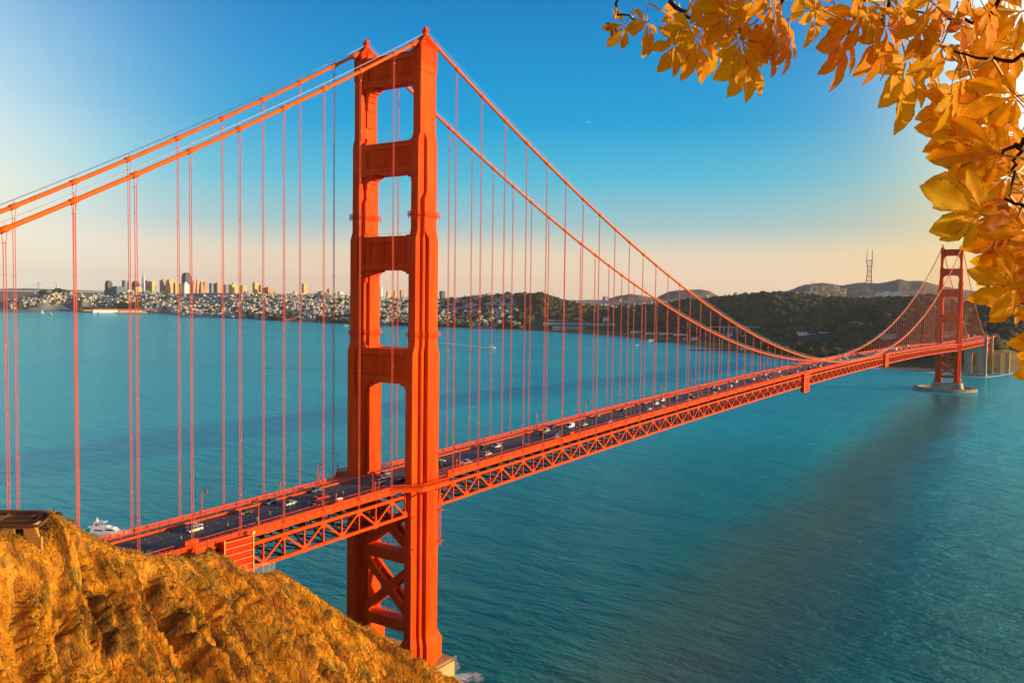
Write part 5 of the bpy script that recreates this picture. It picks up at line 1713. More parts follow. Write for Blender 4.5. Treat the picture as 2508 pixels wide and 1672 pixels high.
# domed rotunda
p = hit(974, 773, dist=4700)
dome = empty('domed_rotunda', tuple(p)); tag(dome, 'round palace rotunda with a pale dome seen through the bridge portal', 'rotunda')
b = MB(); rr = 24 / 2 / FPX * 4700
b.loft([[(rr * r_ * math.cos(k * math.pi / 12), rr * r_ * math.sin(k * math.pi / 12), z) for k in range(24)] for z, r_ in ((-10, 1), (14, 1), (14.2, 1.06), (16, 1.06))])
for k in range(8): b.box((rr * 1.05 * math.cos(k * .785), rr * 1.05 * math.sin(k * .785), 6), (4, 4, 22), rz=k * .785)
b.build('drum', 'tan_wall', dome)
b = MB(); b.loft([[(rr * .86 * math.cos(t) * math.cos(k * math.pi / 12), rr * .86 * math.cos(t) * math.sin(k * math.pi / 12), 16 + 13 * math.sin(t)) for k in range(24)] for t in (0, .3, .6, .9, 1.2, 1.5)])
b.build('dome', 'concrete_warm', dome, smooth=True)

# hill-top tower, broadcast mast, far bridge
p = hit(139, 709, dist=7400)
ct = empty('fluted_tower', tuple(p)); tag(ct, 'round pale lookout tower on the wooded hill at the far left', 'tower')
b = MB(); tz = (709 - 694.5) / FPX * 7400
b.loft([[(r_ * math.cos(k * .3927), r_ * math.sin(k * .3927), z) for k in range(16)] for z, r_ in ((-20, 5.2), (tz * .8, 5.0))])
b.build('shaft', 'cream_wall', ct)
b = MB(); b.loft([[(r_ * math.cos(k * .3927), r_ * math.sin(k * .3927), z) for k in range(16)] for z, r_ in ((tz * .8, 6.2), (tz * .95, 6.2), (tz, 4.5))])
b.build('lantern', 'pale_wall', ct)

p = hit(2130, 693, dist=8600)
ms_ = empty('broadcast_mast', tuple(p), R(10)); tag(ms_, 'tall three legged red and white broadcast mast on the far hill', 'mast')
H_ = (693 - 618) / FPX * 8600
bl, bx = MB(), MB()
for k in range(3):
    a_ = R(90 + 120 * k)
    def leg_pt(f):
        r_ = np.interp(f, [0, .35, .68, .69, 1], [36, 20, 32, 30, 28]); return (r_ * math.cos(a_), r_ * math.sin(a_), f * H_)
    bl.tube([leg_pt(f) for f in (-.08, .35, .68)], 4.2, 5)
    bl.tube([leg_pt(f) for f in (.68, 1.0)], [3.4, 2.2], 5)
bl.build('leg', 'mast_red', ms_)
for f in (0.06, .2, .35, .5, .68):
    r_ = np.interp(f, [0, .35, .68], [36, 20, 32])
    P = [(r_ * math.cos(R(90 + 120 * k)), r_ * math.sin(R(90 + 120 * k)), f * H_) for k in range(3)]
    for k in range(3): bx.bar(P[k], P[(k + 1) % 3], 5.5 if f < .6 else 8.0, 6)
for f0_, f1_ in ((0.06, .2), (.2, .35), (.35, .5), (.5, .68)):
    for k in range(3):
        r0_, r1_ = np.interp(f0_, [0, .35, .68], [36, 20, 32]), np.interp(f1_, [0, .35, .68], [36, 20, 32])
        a0_, a1_ = R(90 + 120 * k), R(210 + 120 * k)
        bx.bar((r0_ * math.cos(a0_), r0_ * math.sin(a0_), f0_ * H_), (r1_ * math.cos(a1_), r1_ * math.sin(a1_), f1_ * H_), 2.4, 2.4)
bx.build('cross_bar', 'mast_red', ms_)
for px_, yt in ((1988, 682), (1994, 687)):
    p = hit(px_, 695, dist=8600)
    b = MB(); b.tube([(0, 0, -10), (0, 0, (695 - yt) / FPX * 8600)], [1.6, 0.8], 5); b.box((0, 0, 4), (9, 9, 6))
    o = b.build('hill_antenna', 'mast_red', loc=tuple(p)); tag(o, 'thin left antenna on the bare summit of the far hills' if px_ == 1988 else 'shorter right antenna on the bare summit of the far hills', 'antenna')

fb = empty('distant_bridge', tuple(hit(94, 712, dist=11000))); tag(fb, 'faint grey suspension bridge far away behind the city at the left', 'bridge')
f0 = Vector(fb.location); sc_ = 11000 / FPX
b = MB()
tb, tp = hit(94, 722, dist=11000), hit(94, 691, dist=11000)
for o_ in (-9, 9):
    b.bar(Vector(tb) - f0 + Vector(RT) * o_, Vector(tp) - f0 + Vector(RT) * o_, 5, 5)
for f in (.3, .5, .7, .9): b.bar(Vector(tb).lerp(Vector(tp), f) - f0 - Vector(RT) * 9, Vector(tb).lerp(Vector(tp), f) - f0 + Vector(RT) * 9, 4, 4)
b.build('tower', 'grey_wall', fb)
b = MB()
ch = lambda px, y, d=11000: Vector(hit(px, y, dist=d)) - f0
b.tube([ch(94 + dx, 692 + 14.5 * (1 - (1 - abs(dx) / 42.0) ** 2)) for dx in range(-42, 1, 6)], 1.3, 4)
b.tube([ch(94 + dx, 692 + 16.0 * (1 - (1 - abs(dx) / 55.0) ** 2)) for dx in range(0, 56, 5)], 1.3, 4)
b.build('cable', 'grey_wall', fb)
b = MB(); b.bar(ch(-120, 709.5), ch(260, 715.0), 16, 9); b.bar(ch(-120, 711), ch(260, 716.5), 16, 2); b.build('deck', 'grey_wall', fb)

# viaduct, piers and breakwaters
b = MB()
p0, p1 = Vector(hit(1738, 800.5, dist=3000)), Vector(hit(1862, 800.5, dist=2900))
b.bar(p0, p1, 14, 2.6)
for k in range(12):
    q = p0.lerp(p1, (k + .5) / 12); b.bar(q, q + Vector((0, 0, -30)), 3, 3)
tag(b.build('viaduct', 'pale_wall'), 'long thin pale road viaduct crossing the forest edge', 'viaduct')


def pier(px0, py0, px1, py1, label, name, mat='pier_dark', w=14.0, z=3.0, piles=0):
    b = MB()
    p0, p1 = Vector(hit(px0, py0, z=0)), Vector(hit(px1, py1, z=0))
    p0.z = p1.z = z
    b.bar(p0, p1, w, 1.6)
    d = (p1 - p0)
    for k in range(piles):
        q = p0 + d * ((k + .5) / piles)
        b.bar(q + Vector((0, 0, -5)), q, 1.6, w * 0.7)
    if not piles: b.bar(p0 - Vector((0, 0, 3)), p1 - Vector((0, 0, 3)), w * 1.25, 4.6)
    return tag(b.build(name, mat), label, 'pier' if 'pier' in name else 'breakwater')


pier(1589, 837, 1692, 838, 'dark timber pier with a white hut at its end off the beach', 'beach_pier', piles=26)
pier(1686, 858.5, 1800, 859.5, 'dark breakwater wall below the second row of cables', 'breakwater', w=12, piles=20)
pier(22, 758.5, 186, 760.5, 'long low pale harbour pier at the far left shore', 'harbour_pier', mat='pale_wall', w=20)
pier(204, 764.5, 290, 765.5, 'dark timber deck carrying the white and cream pier sheds', 'harbour_pier', w=60, z=2.6, piles=16)
pier(290, 767, 352, 767.5, 'dark timber deck carrying the yellow pier building', 'harbour_pier', w=60, z=2.6, piles=12)
pier(440, 777, 600, 779.5, 'thin dark curved harbour wall off the city shore', 'breakwater', w=9)
shed(1590, 1601, 830, 836, 'white_paint', 'grey_wall', 'tiny white hut at the seaward end of the beach pier', name='hut', cat='hut', depth=10, deck=True)
shed(699, 725, 779.5, 786, 'roof_red', 'roof_red', 'dark red clubhouse on the city shore', name='clubhouse', cat='building')
shed(566, 574, 774, 779, 'cream_wall', 'pale_wall', 'small cream pavilion on the shore in front of the houses', name='pavilion', cat='building', depth=12)


# ------------------------------------------------------------------ surf and wakes
mt, nt, b, out = new_mat('surf')
b.inputs['Base Color'].default_value = (0.74, 0.78, 0.80, 1); b.inputs['Roughness'].default_value = 0.7
tr = nt.nodes.new('ShaderNodeBsdfTransparent'); ms = nt.nodes.new('ShaderNodeMixShader')
at = nt.nodes.new('ShaderNodeAttribute'); at.attribute_name = 'froth'
fr_ = MATH(nt, 'MULTIPLY_ADD', noise(nt, 0.35, 5, 0.7), 1.6, -0.8)
nt.links.new(MATH(nt, 'MULTIPLY', MATH(nt, 'ADD', at.outputs['Fac'], fr_), 1.4, clamp=True), ms.inputs[0])
nt.links.new(tr.outputs[0], ms.inputs[1]); nt.links.new(b.outputs[0], ms.inputs[2]); nt.links.new(ms.outputs[0], out.inputs['Surface'])


def surf(name, line, label=None, z=0.25, n=40):
    """a strip of froth: line of (column, row, half width in m, density)"""
    pts = [np.append(hit(a, b_, z=0)[:2], [w, d]) for a, b_, w, d in line]
    P = np.array(pts); t = np.linspace(0, len(P) - 1, n)
    Q = np.stack([np.interp(t, range(len(P)), P[:, k]) for k in range(4)], -1)
    T_ = np.gradient(Q[:, :2], axis=0); T_ /= np.linalg.norm(T_, axis=1)[:, None]
    Nn = np.stack([-T_[:, 1], T_[:, 0]], -1)
    us = np.array([-1, -.6, 0, .6, 1.0]); dens = np.array([0, .7, 1, .7, 0])
    V_, A_ = [], []
    for q, nn in zip(Q, Nn):
        for u, d in zip(us, dens):
            V_.append((q[0] + nn[0] * u * q[2], q[1] + nn[1] * u * q[2], z)); A_.append(d * q[3])
    k = np.arange(len(V_)).reshape(len(Q), 5)
    o = np_mesh(name, V_, np.stack([k[:-1, :-1], k[1:, :-1], k[1:, 1:], k[:-1, 1:]], -1).reshape(-1, 4), 'surf')
    a_ = o.data.attributes.new('froth', 'FLOAT', 'POINT'); a_.data.foreach_set('value', np.array(A_, np.float32))
    return tag(o, kind='stuff')


surf('surf', [(2140, 903, 10, .6), (2165, 897, 26, 1), (2200, 899, 40, 1), (2240, 902, 30, 1), (2290, 913, 8, .8), (2300, 915, 5, .5)])
surf('surf', [(2345, 921, 3, .5), (2380, 923, 6, .9), (2415, 924, 8, 1), (2450, 920, 7, .9), (2490, 912, 6, .7)])
surf('surf', [(1078, 1668, 2.0, .8), (1100, 1650, 3.0, .7), (1112, 1632, 2.6, .5), (1106, 1612, 1.6, .3)], z=0.15)
surf('surf', [(1095, 1690, 4, .9), (1125, 1662, 4.5, .8), (1160, 1655, 3.5, .5), (1180, 1668, 2.5, .3)], z=0.2)
surf('wake', [(1204, 852.5, 7, 1.2), (1180, 850, 6, 1.0), (1130, 844.5, 8, .75), (1070, 838.5, 11, .5)])
surf('wake', [(842, 797.5, 5, .7), (800, 795, 6, .5), (720, 791, 10, .34), (600, 784, 16, .2)])
surf('wake', [(122, 770, 7, .9), (112, 768, 9, .6), (96, 766, 12, .3)])

# ------------------------------------------------------------------ boats
oy = hit(262, 1311, z=0.0)
yacht = empty('motor_yacht', (oy[0], oy[1], 0), math.atan2(RT[1], RT[0]) - R(4))
tag(yacht, 'big white motor yacht with dark windows passing behind the cliff', 'yacht')
b = MB(); rings = []
for x, w, zb, zt in ((-13, 2.7, .2, 2.3), (-11, 3.1, -.3, 2.4), (-4, 3.3, -.5, 2.6), (4, 3.0, -.5, 3.0), (9, 1.9, -.3, 3.5), (12.5, .6, .6, 3.9), (14.3, .05, 2.6, 4.1)):
    rings.append([(x, -w * .72, zb), (x, w * .72, zb), (x, w, zt * .6), (x, w * 1.03, zt), (x, -w * 1.03, zt), (x, -w, zt * .6)])
b.loft(rings)
b.build('hull', 'white_paint', yacht, smooth=False)
b = MB()
for s in (-1, 1): b.add([(-12.6, s * 3.16, .35), (9, s * 2.0, .5), (9.2, s * 2.05, 1.5), (-12.6, s * 3.22, 1.25)], [(0, 1, 2, 3)])
b.build('waterline_band', 'hull_navy', yacht)
b = MB()
b.loft([[(-8.5 + f * .6, -w, z), (7.6 - f * 3.4, -w * .8, z), (8.6 - f * 4.4, 0, z), (7.6 - f * 3.4, w * .8, z), (-8.5 + f * .6, w, z)] for z, w, f in ((2.5, 2.9, 0), (3.7, 2.7, .5), (5.0, 2.4, 1.0))])
b.loft([[(-9.5, -w, z), (2.2 - f * 2, -w * .85, z), (2.8 - f * 2, 0, z), (2.2 - f * 2, w * .85, z), (-9.5 + f, w, z)] for z, w, f in ((5.0, 2.6, 0), (5.9, 2.35, 1.0))])
b.build('superstructure', 'white_paint', yacht)
b = MB()
for s in (-1, 1):
    for x0, x1, z0, z1, w0, w1 in ((-6.2, -1.0, 3.1, 4.1, 2.86, 2.72), (.2, 4.6, 3.4, 4.5, 2.62, 2.3), (4.9, 6.0, 3.0, 3.6, 2.45, 2.35)):
        b.add([(x0, s * w0, z0 + .25), (x1, s * w0 * .96, z0), (x1 + .1, s * w1 * .96, z1 - .3), (x0 + .8, s * w1, z1)], [(0, 1, 2, 3)])
    b.add([(-10, s * 3.18, 1.5), (-8.6, s * 3.27, 1.5), (-8.6, s * 3.3, 2.0), (-10, s * 3.2, 2.0)], [(0, 1, 2, 3)])
b.add([(5.0, -1.7, 3.9), (5.0, 1.7, 3.9), (3.9, 1.6, 4.9), (3.9, -1.6, 4.9)], [(0, 1, 2, 3)])
b.build('window', 'car_glass', yacht)
b = MB()
for s in (-1, 1): b.bar((-7.2, s * 2.2, 5.6), (-5.6, s * 2.0, 8.0), .9, .25, side=(1, 0, 0)); b.bar((-3.5, s * 2.0, 5.8), (-2.6, s * 1.9, 7.6), .2, .2)
b.span(-7.0, -.6, -2.2, 2.2, 7.7, 8.0); b.span(-6.4, -5.4, -.6, .6, 8.0, 8.8)
b.tube([(-6, 0, 8.8), (-6, 0, 10.6)], .08, 5); b.loft([[(-5.7 + .7 * r_ * math.cos(k), .7 * r_ * math.sin(k), z) for k in np.arange(0, 6.2, .785)] for z, r_ in ((8.8, .7), (9.3, 1), (9.8, .5))])
b.build('flybridge_top', 'white_paint', yacht)
b = MB(); b.span(-12.8, -9.0, -2.4, 2.4, 2.42, 2.5); b.span(-9.2, -4, -2.0, 2.0, 5.92, 6.0); b.build('deck', 'teak', yacht)
b = MB(); b.tube([(-12.8, -2.5, 2.4), (-12.8, -2.5, 3.4), (-12.8, 2.5, 3.4), (-12.8, 2.5, 2.4)], .05, 5)
b.tube([(5, -2.4, 4.1), (10, -1.5, 4.6), (14, 0, 5.0), (10, 1.5, 4.6), (5, 2.4, 4.1)], .05, 5)
for x, w in ((7, 2.0), (9, 1.7), (11, 1.2)):
    for s in (-1, 1): b.tube([(x, s * w, 3.4), (x, s * w, 4.5)], .04, 4)
b.build('guard_rail', 'wheel_rim', yacht)


def boat(px, py, length, az, name, label, cat, sail=False):
    o = hit(px, py, z=0.0)
    r = empty(name, (o[0], o[1], 0), az); tag(r, label, cat)
    l, w = length / 2, length * .14
    b = MB()
    b.loft([[(x * l, -q * w * .7, .0), (x * l, q * w * .7, .0), (x * l, q * w, h_ * length), (x * l, -q * w, h_ * length)] for x, q, h_ in ((-1, .85, .10), (0, 1, .10), (.6, .75, .12), (1.0, .03, .15))])
    b.build('hull', 'white_paint', r)
    b = MB()
    if sail:
        b.tube([(0, 0, 0), (0, 0, length * 1.5)], length * .012, 5)
        b.add([(-.05 * l, 0.05, length * .2), (-l * .85, 0.2, length * .2), (-.05 * l, 0.05, length * 1.45)], [(0, 1, 2)]); b.add([(.08 * l, 0, length * .15), (l * .9, 0, length * .15), (.05 * l, 0, length * 1.25)], [(0, 1, 2)])
        b.build('sail', 'white_paint', r)
    else:
        b.loft([[(-l * .7, -w * .75, z), (l * (.45 - f), -w * .65, z), (l * (.45 - f), w * .65, z), (-l * .7, w * .75, z)] for z, f in ((length * .1, 0), (length * .22, .12))])
        b.loft([[(-l * .4, -w * .55, z), (l * (.25 - f), -w * .5, z), (l * (.25 - f), w * .5, z), (-l * .4, w * .55, z)] for z, f in ((length * .22, 0), (length * .31, .1))])
        b.tube([(-.1 * l, 0, length * .3), (-.1 * l, 0, length * .48)], length * .008, 4)
        b.build('cabin', 'white_paint', r)
        b = MB()
        for s in (-1, 1): b.span(-l * .6, l * .3, s * w * .74 - .06, s * w * .74 + .06, length * .14, length * .18)
        b.span(l * .40, l * .44, -w * .5, w * .5, length * .13, length * .18)
        b.build('window', 'car_glass', r)
    return r


azR = math.atan2(RT[1], RT[0])
boat(1206, 852, 19, azR - .1, 'ferry', 'small white ferry trailing a wake behind the main span', 'boat')
boat(846, 798, 22, azR - .1, 'motor_boat', 'tiny white boat with a long wake near the city shore', 'boat')
boat(124, 770.5, 30, azR - .2, 'motor_boat', 'small white speedboat with a wake at the far left', 'boat')
boat(104, 766.5, 16, azR + .4, 'sailing_boat', 'tiny white sailing boat at the far left near the shore', 'boat', sail=True)
boat(240, 768.5, 16, azR + 2.9, 'sailing_boat', 'tiny sailing boat in front of the white pier shed', 'boat', sail=True)
boat(1560, 846, 9, azR, 'motor_boat', 'tiny white speck of a boat left of the beach pier', 'boat')


def bird(px, py, d, span, label, bank=0.3):
    o = hit(px, py, dist=d)
    r = empty('seagull', tuple(o), azR + .4); tag(r, label, 'bird')
    s = span
    b = MB()
    b.loft([[(x * s, r_ * s * math.cos(k), r_ * s * math.sin(k) + z * s) for k in np.arange(0, 6.2, 1.047)] for x, r_, z in ((-.28, .012, .01), (-.15, .045, 0), (.02, .06, 0), (.14, .045, .01), (.19, .034, .025), (.23, .026, .02), (.27, .008, .01))])
    for q in (-1, 1):
        b.loft([[(xa * s, q * y * s, z * s), (xb * s, q * y * s, z * s), (xb * s, q * y * s, (z + .012) * s), (xa * s, q * y * s, (z + .012) * s)] for y, xa, xb, z in ((.03, -.07, .10, .02), (.2, -.06, .11, .08 + bank * .1), (.36, -.10, .04, .06), (.5, -.17, -.13, .02))])
    b.build('body', 'bird_white', r)


bird(1194, 493, 230, 1.35, 'white seagull gliding between the suspender ropes right of the tower')
bird(823, 458, 260, 0.9, 'small white seagull in the sky just left of the tower')


def plane(px, py, d, length, label, az):
    o = hit(px, py, dist=d)
    r = empty('airliner', tuple(o), az); tag(r, label, 'airplane')
    l = length / 2
    b = MB()
    b.loft([[(x * l, r_ * l * math.cos(k), r_ * l * math.sin(k)) for k in np.arange(0, 6.2, .785)] for x, r_ in ((-1, .02), (-.6, .09), (.7, .1), (.9, .07), (1.0, .01))])
    b.build('fuselage', 'white_paint', r)
    for q in (-1, 1):
        b = MB(); b.loft([[(xa * l, q * y * l, z * l), (xb * l, q * y * l, z * l), (xb * l, q * y * l, (z + .02) * l), (xa * l, q * y * l, (z + .02) * l)] for y, xa, xb, z in ((.08, -.15, .25, -.04), (.9, -.35, -.25, .04))])
        b.build('wing', 'white_paint', r)
    b = MB(); b.loft([[(xa * l, -.01 * l, z * l), (xb * l, -.01 * l, z * l), (xb * l, .01 * l, z * l), (xa * l, .01 * l, z * l)] for z, xa, xb in ((.05, -1, -.7), (.38, -1.1, -.95))]); b.build('tail_fin', 'white_paint', r)


plane(1443, 300, 7000, 40, 'tiny bright airliner high in the blue sky right of the main cable', azR + .15)
plane(1861, 559, 9000, 34, 'faint dark airliner low in the sky above the far hills', azR + .3)

# ------------------------------------------------------------------ street lamps
def make_lamp():
    r = empty('street_lamp')
    b = MB(); b.tube([(0, 0, 0), (0, 0, 1.0)], [.24, .2], 8); b.tube([(0, 0, 1.0), (0, 0, 6.6)], [.17, .13], 8); b.build('pole', 'orange_rail', r)
    b = MB(); b.tube([(0, 0, 6.6), (0.0, .25, 7.2), (0, .8, 7.6), (0, 1.5, 7.65), (0, 2.0, 7.55)], [.13, .13, .12, .11, .1], 8); b.build('arm', 'orange_rail', r)
    b = MB(); b.loft([[(-w, y, z - h_), (w, y, z - h_), (w * .7, y, z + h_), (-w * .7, y, z + h_)] for y, z, w, h_ in ((1.5, 7.58, .15, .12), (1.8, 7.55, .36, .24), (2.5, 7.45, .36, .22), (2.75, 7.42, .2, .1))]); b.box((0, 2.15, 7.26), (.5, .6, .08), 1)
    b.build('lamp_head', ['orange_rail', 'lamp_lens'], r)
    return r


proto = make_lamp()
lx = [-70.5 + 46.05 * k for k in range(-1, 37)]
first_ = True
for s in (-1, 1):
    for x in lx:
        if abs(x - TX) < 9 or abs(x - XS) < 9 or x > 1600: continue
        if s > 0 and 20 < x < 25: continue
        if first_: o = proto; first_ = False
        else: o = copy_tree(proto)
        o.location = (x, s * 12.9, zr(x) + 0.36); o.rotation_euler = (0, 0, 0 if s < 0 else math.pi)
        tag(o, 'orange street lamp along the nearer edge of the bridge deck' if s < 0 else 'orange street lamp along the farther edge of the bridge deck', 'street lamp',
            'street lamps on the nearer deck edge' if s < 0 else 'street lamps on the farther deck edge')

# short poles with round heads on the walkways
pp = None
for px_, py_b, yy, lab in ((823, 1231, -13, 'short orange signal pole on the near railing left of the tower'), (918.5, 1205, -13, 'left pole of the close pair by the near railing left of the tower'),
                           (928, 1202, -13, 'right pole of the close pair by the near railing left of the tower'), (1117.5, 1147.5, -13, 'left pole of the close pair on the near railing right of the tower'),
                           (1125, 1145, -13, 'right pole of the close pair on the near railing right of the tower'), (1193.5, 1132, -13, 'lone short pole on the near railing beside the white wagon'),
                           (685.5, 1207, 13, 'short orange pole on the far railing beyond two dark cars'), (782.5, 1184, 13, 'short pole beside a lamp on the far railing left of the tower'), (791, 1182, 13, 'dark short pole on the far railing close to the tower')):
    p = hit(px_, py_b, y=yy)
    if pp is None:
        pp = empty('signal_pole')
        b = MB(); b.tube([(0, 0, 0), (0, 0, 3.6)], .14, 7); b.build('pole', 'orange_rail', pp)
        b = MB(); b.loft([[(r_ * math.cos(k * .785), r_ * math.sin(k * .785), z) for k in range(8)] for z, r_ in ((3.5, .14), (3.7, .34), (4.1, .36), (4.25, .15))]); b.build('head', 'orange_rail', pp)
        o = pp
    else: o = copy_tree(pp)
    o.location = (p[0], p[1], zr(p[0]) + 0.3); tag(o, lab, 'pole', 'short poles on the bridge walkways')

# boxes and signs
def cabinet(x, y, l, h_, top, label):
    r = empty('equipment_cabinet', (x, y, zr(x) + .36)); tag(r, label, 'cabinet')
    b = MB(); b.span(-l / 2, l / 2, -.6, .6, 0, h_); b.span(-l / 2 + .2, -.1, -.64, -.58, .2, h_ - .2); b.span(.1, l / 2 - .2, -.64, -.58, .2, h_ - .2); b.build('box', 'orange_rail', r)
    b = MB(); b.loft([[(-l / 2 - .1, -.7, h_), (l / 2 + .1, -.7, h_), (l / 2 + .1, .7, h_), (-l / 2 - .1, .7, h_)], [(-l / 2 + .2, -.4, h_ + .3), (l / 2 - .2, -.4, h_ + .3), (l / 2 - .2, .4, h_ + .3), (-l / 2 + .2, .4, h_ + .3)]]); b.build('lid', top, r)


cabinet(-38.6, -12.0, 2.2, 1.9, 'white_paint', 'red equipment cabinet with a white lid on the near sidewalk')
cabinet(-92.0, -12.2, 4.0, 2.1, 'orange_rail', 'orange double cabinet on the near sidewalk above the cloth wrapped scaffold')
cabinet(103.0, -12.2, 3.4, 1.9, 'orange_rail', 'orange cabinet on the near sidewalk right of the tower')
sg_ = empty('road_sign', (-70.5, -12.6, zr(-70.5))); tag(sg_, 'small green and white road sign fixed to a lamp on the near railing', 'sign')
b = MB(); b.box((-.22, 0, 2.2), (.06, .95, 1.2)); b.build('green_plate', 'sign_green', sg_)
b = MB(); b.box((-.22, 0, 3.5), (.06, .75, 1.1)); b.build('white_plate', 'white_paint', sg_)
b = MB()
for k in range(3): b.box((-.26, 0, 3.85 - .3 * k), (.02, .55, .1))
b.build('lettering', 'hull_navy', sg_)

# yellow lane divider tubes down the middle of the road
dv = None
for x in np.arange(-118, 330, 15.24):
    if dv is None:
        b = MB(); b.tube([(0, 0, 0), (0, 0, .95)], .09, 7); b.tube([(0, 0, 0), (0, 0, .06)], .2, 8); dv = b.build('lane_divider', 'yellow_plastic'); o = dv
    else: o = dv.copy(); COL.objects.link(o)
    o.location = (x, -1.6, zr(x) + .002); tag(o, 'short yellow plastic lane divider tube standing on the roadway', 'divider', 'yellow lane divider tubes')

# ------------------------------------------------------------------ vehicles
def car_shapes(kind):
    """MBs of one vehicle, nose towards +x"""
    B_, G, Ro = MB(), MB(), MB()
    if kind == 'sedan': Ln, Wd, belt, roof, cab = 4.7, .91, .92, 1.44, ((-1.75, -.95), (.55, 1.35))
    elif kind == 'suv': Ln, Wd, belt, roof, cab = 4.7, .94, 1.05, 1.74, ((-2.2, -1.9), (.55, 1.25))
    elif kind == 'wagon': Ln, Wd, belt, roof, cab = 4.5, .92, .98, 1.58, ((-2.1, -1.7), (.6, 1.5))
    elif kind == 'van': Ln, Wd, belt, roof, cab = 5.6, 1.0, 1.15, 2.15, ((-2.75, -2.7), (1.35, 2.0))
    elif kind == 'pickup': Ln, Wd, belt, roof, cab = 5.6, .97, 1.05, 1.80, ((-.55, -.35), (.95, 1.6))
    else: Ln, Wd, belt, roof, cab = 9.0, 1.22, 1.5, 3.3, ((2.2, 2.3), (3.7, 4.1))
    l = Ln / 2
    st = [(-l, .55, .80), (-l + .15, .28, .9), (-l * .6, .24, 1.0), (0, .24, 1.0), (l * .55, .24, .97), (l - .35, .28, .78), (l, .42, .66)]
    B_.loft([[(x, -Wd * .93, zb), (x, Wd * .93, zb), (x, Wd, belt * f * .62), (x, Wd * .95, belt * f), (x, -Wd * .95, belt * f), (x, -Wd, belt * f * .62)] for x, zb, f in st])
    (b0, r0_), (r1_, b1) = cab
    w0, w1 = Wd * .9, Wd * .76
    if kind == 'truck':
        B_.span(-l, 2.0, -Wd, Wd, .9, roof)
    G.loft([[(b0, -w0, belt * .96), (b1, -w0, belt * .96), (b1, w0, belt * .96), (b0, w0, belt * .96)], [(r0_, -w1, roof - .05), (r1_, -w1, roof - .05), (r1_, w1, roof - .05), (r0_, w1, roof - .05)]])
    Ro.loft([[(r0_ - .05, -w1 - .02, roof - .06), (r1_ + .05, -w1 - .02, roof - .06), (r1_ + .05, w1 + .02, roof - .06), (r0_ - .05, w1 + .02, roof - .06)], [(r0_ + .1, -w1 + .1, roof), (r1_ - .1, -w1 + .1, roof), (r1_ - .1, w1 - .1, roof), (r0_ + .1, w1 - .1, roof)]])
    for s in (-1, 1):
        for xb, xr in ((b0, r0_), (b1, r1_), ((b0 + b1) / 2 - .1, (r0_ + r1_) / 2 - .05)):
            Ro.bar((xb, s * (w0 + .01), belt * .95), (xr, s * (w1 + .01), roof - .05), .10, .06)
    if kind == 'van': B_.span(-2.72, .2, -Wd * .93, Wd * .93, belt, roof - .12)
    if kind == 'pickup':
        B_.span(-l + .05, -.55, -Wd, -Wd + .1, .9, 1.2); B_.span(-l + .05, -.55, Wd - .1, Wd, .9, 1.2); B_.span(-l, -l + .1, -Wd, Wd, .8, 1.2)
    Wh = []
    for x in (-l * .60, l * .62):
        for s in (-1, 1):
            Wh.append((x, s * (Wd - .09)))
    HLm, TLm = [], []
    for s in (-1, 1):
        h = MB(); h.box((l - .12, s * Wd * .66, belt * .60), (.22, .38, .18)); HLm.append(h)
        t = MB(); t.box((-l + .04, s * Wd * .74, belt * .80), (.14, .30, .22)); TLm.append(t)
    return B_, G, Ro, Wh, HLm, TLm


def wheel_mb(x, y):
    t = MB(); s = 1 if y > 0 else -1
    ring = lambda yy, r_: [(x + r_ * math.cos(k * .449), y + yy, .33 + r_ * math.sin(k * .449)) for k in range(14)]
    t.loft([ring(-.11, .31), ring(-.08, .33), ring(.08, .33), ring(.11, .31)] if True else None)
    r = MB(); r.loft([ring(s * .09, .2), ring(s * .125, .17)])
    return t, r


CARP, CARM = {}, {}


def car(x, y, kind, colr, label, group=None, detail=True):
    lane = min((-7.9, -4.72, -1.58, 1.58, 4.72, 7.9), key=lambda q: abs(q - y))
    name = {'sedan': 'sedan_car', 'suv': 'suv_car', 'wagon': 'wagon_car', 'van': 'delivery_van', 'pickup': 'pickup_truck', 'truck': 'box_truck'}[kind]
    cat = {'van': 'van', 'pickup': 'pickup truck', 'truck': 'truck'}.get(kind, 'car')
    rz = 0.0 if lane < 0 else math.pi
    if detail:
        if (kind, colr) not in CARP:
            r = empty(name)
            B_, G, Ro, Wh, H_, T_ = car_shapes(kind)
            body = B_.build('body', 'car_' + colr, r)
            G.build('window', 'car_glass', body); Ro.build('roof', 'car_' + colr, body)
            for q in Wh:
                t, rim = wheel_mb(*q); w = t.build('wheel', 'tyre_rubber', r); rim.build('rim', 'wheel_rim', w)
            for h in H_: h.build('headlight', 'lamp_lens', r)
            for t in T_: t.build('taillight', 'tail_lens', r)
            CARP[(kind, colr)] = r; o = r
        else: o = copy_tree(CARP[(kind, colr)])
    else:
        if (kind, colr) not in CARM:
            B_, G, Ro, Wh, H_, T_ = car_shapes(kind)
            for src, mi in ((G, 1), (Ro, 0)): B_.add(src.v, src.f, mi)
            for q in Wh:
                t, rim = wheel_mb(*q); B_.add(t.v, t.f, 2)
            for h in H_: B_.add(h.v, h.f, 3)
            for t in T_: B_.add(t.v, t.f, 4)
            o = B_.build(name, ['car_' + colr, 'car_glass', 'tyre_rubber', 'lamp_lens', 'tail_lens']); CARM[(kind, colr)] = o
        else:
            o = CARM[(kind, colr)].copy(); COL.objects.link(o)
    o.location = (x, lane, zr(x) + .004)
    o.rotation_euler = (0, -math.atan(zr(x + .5) - zr(x - .5)) if rz == 0 else math.atan(zr(x + .5) - zr(x - .5)), rz)
    tag(o, label, cat, group or 'cars crossing the bridge')
    return o


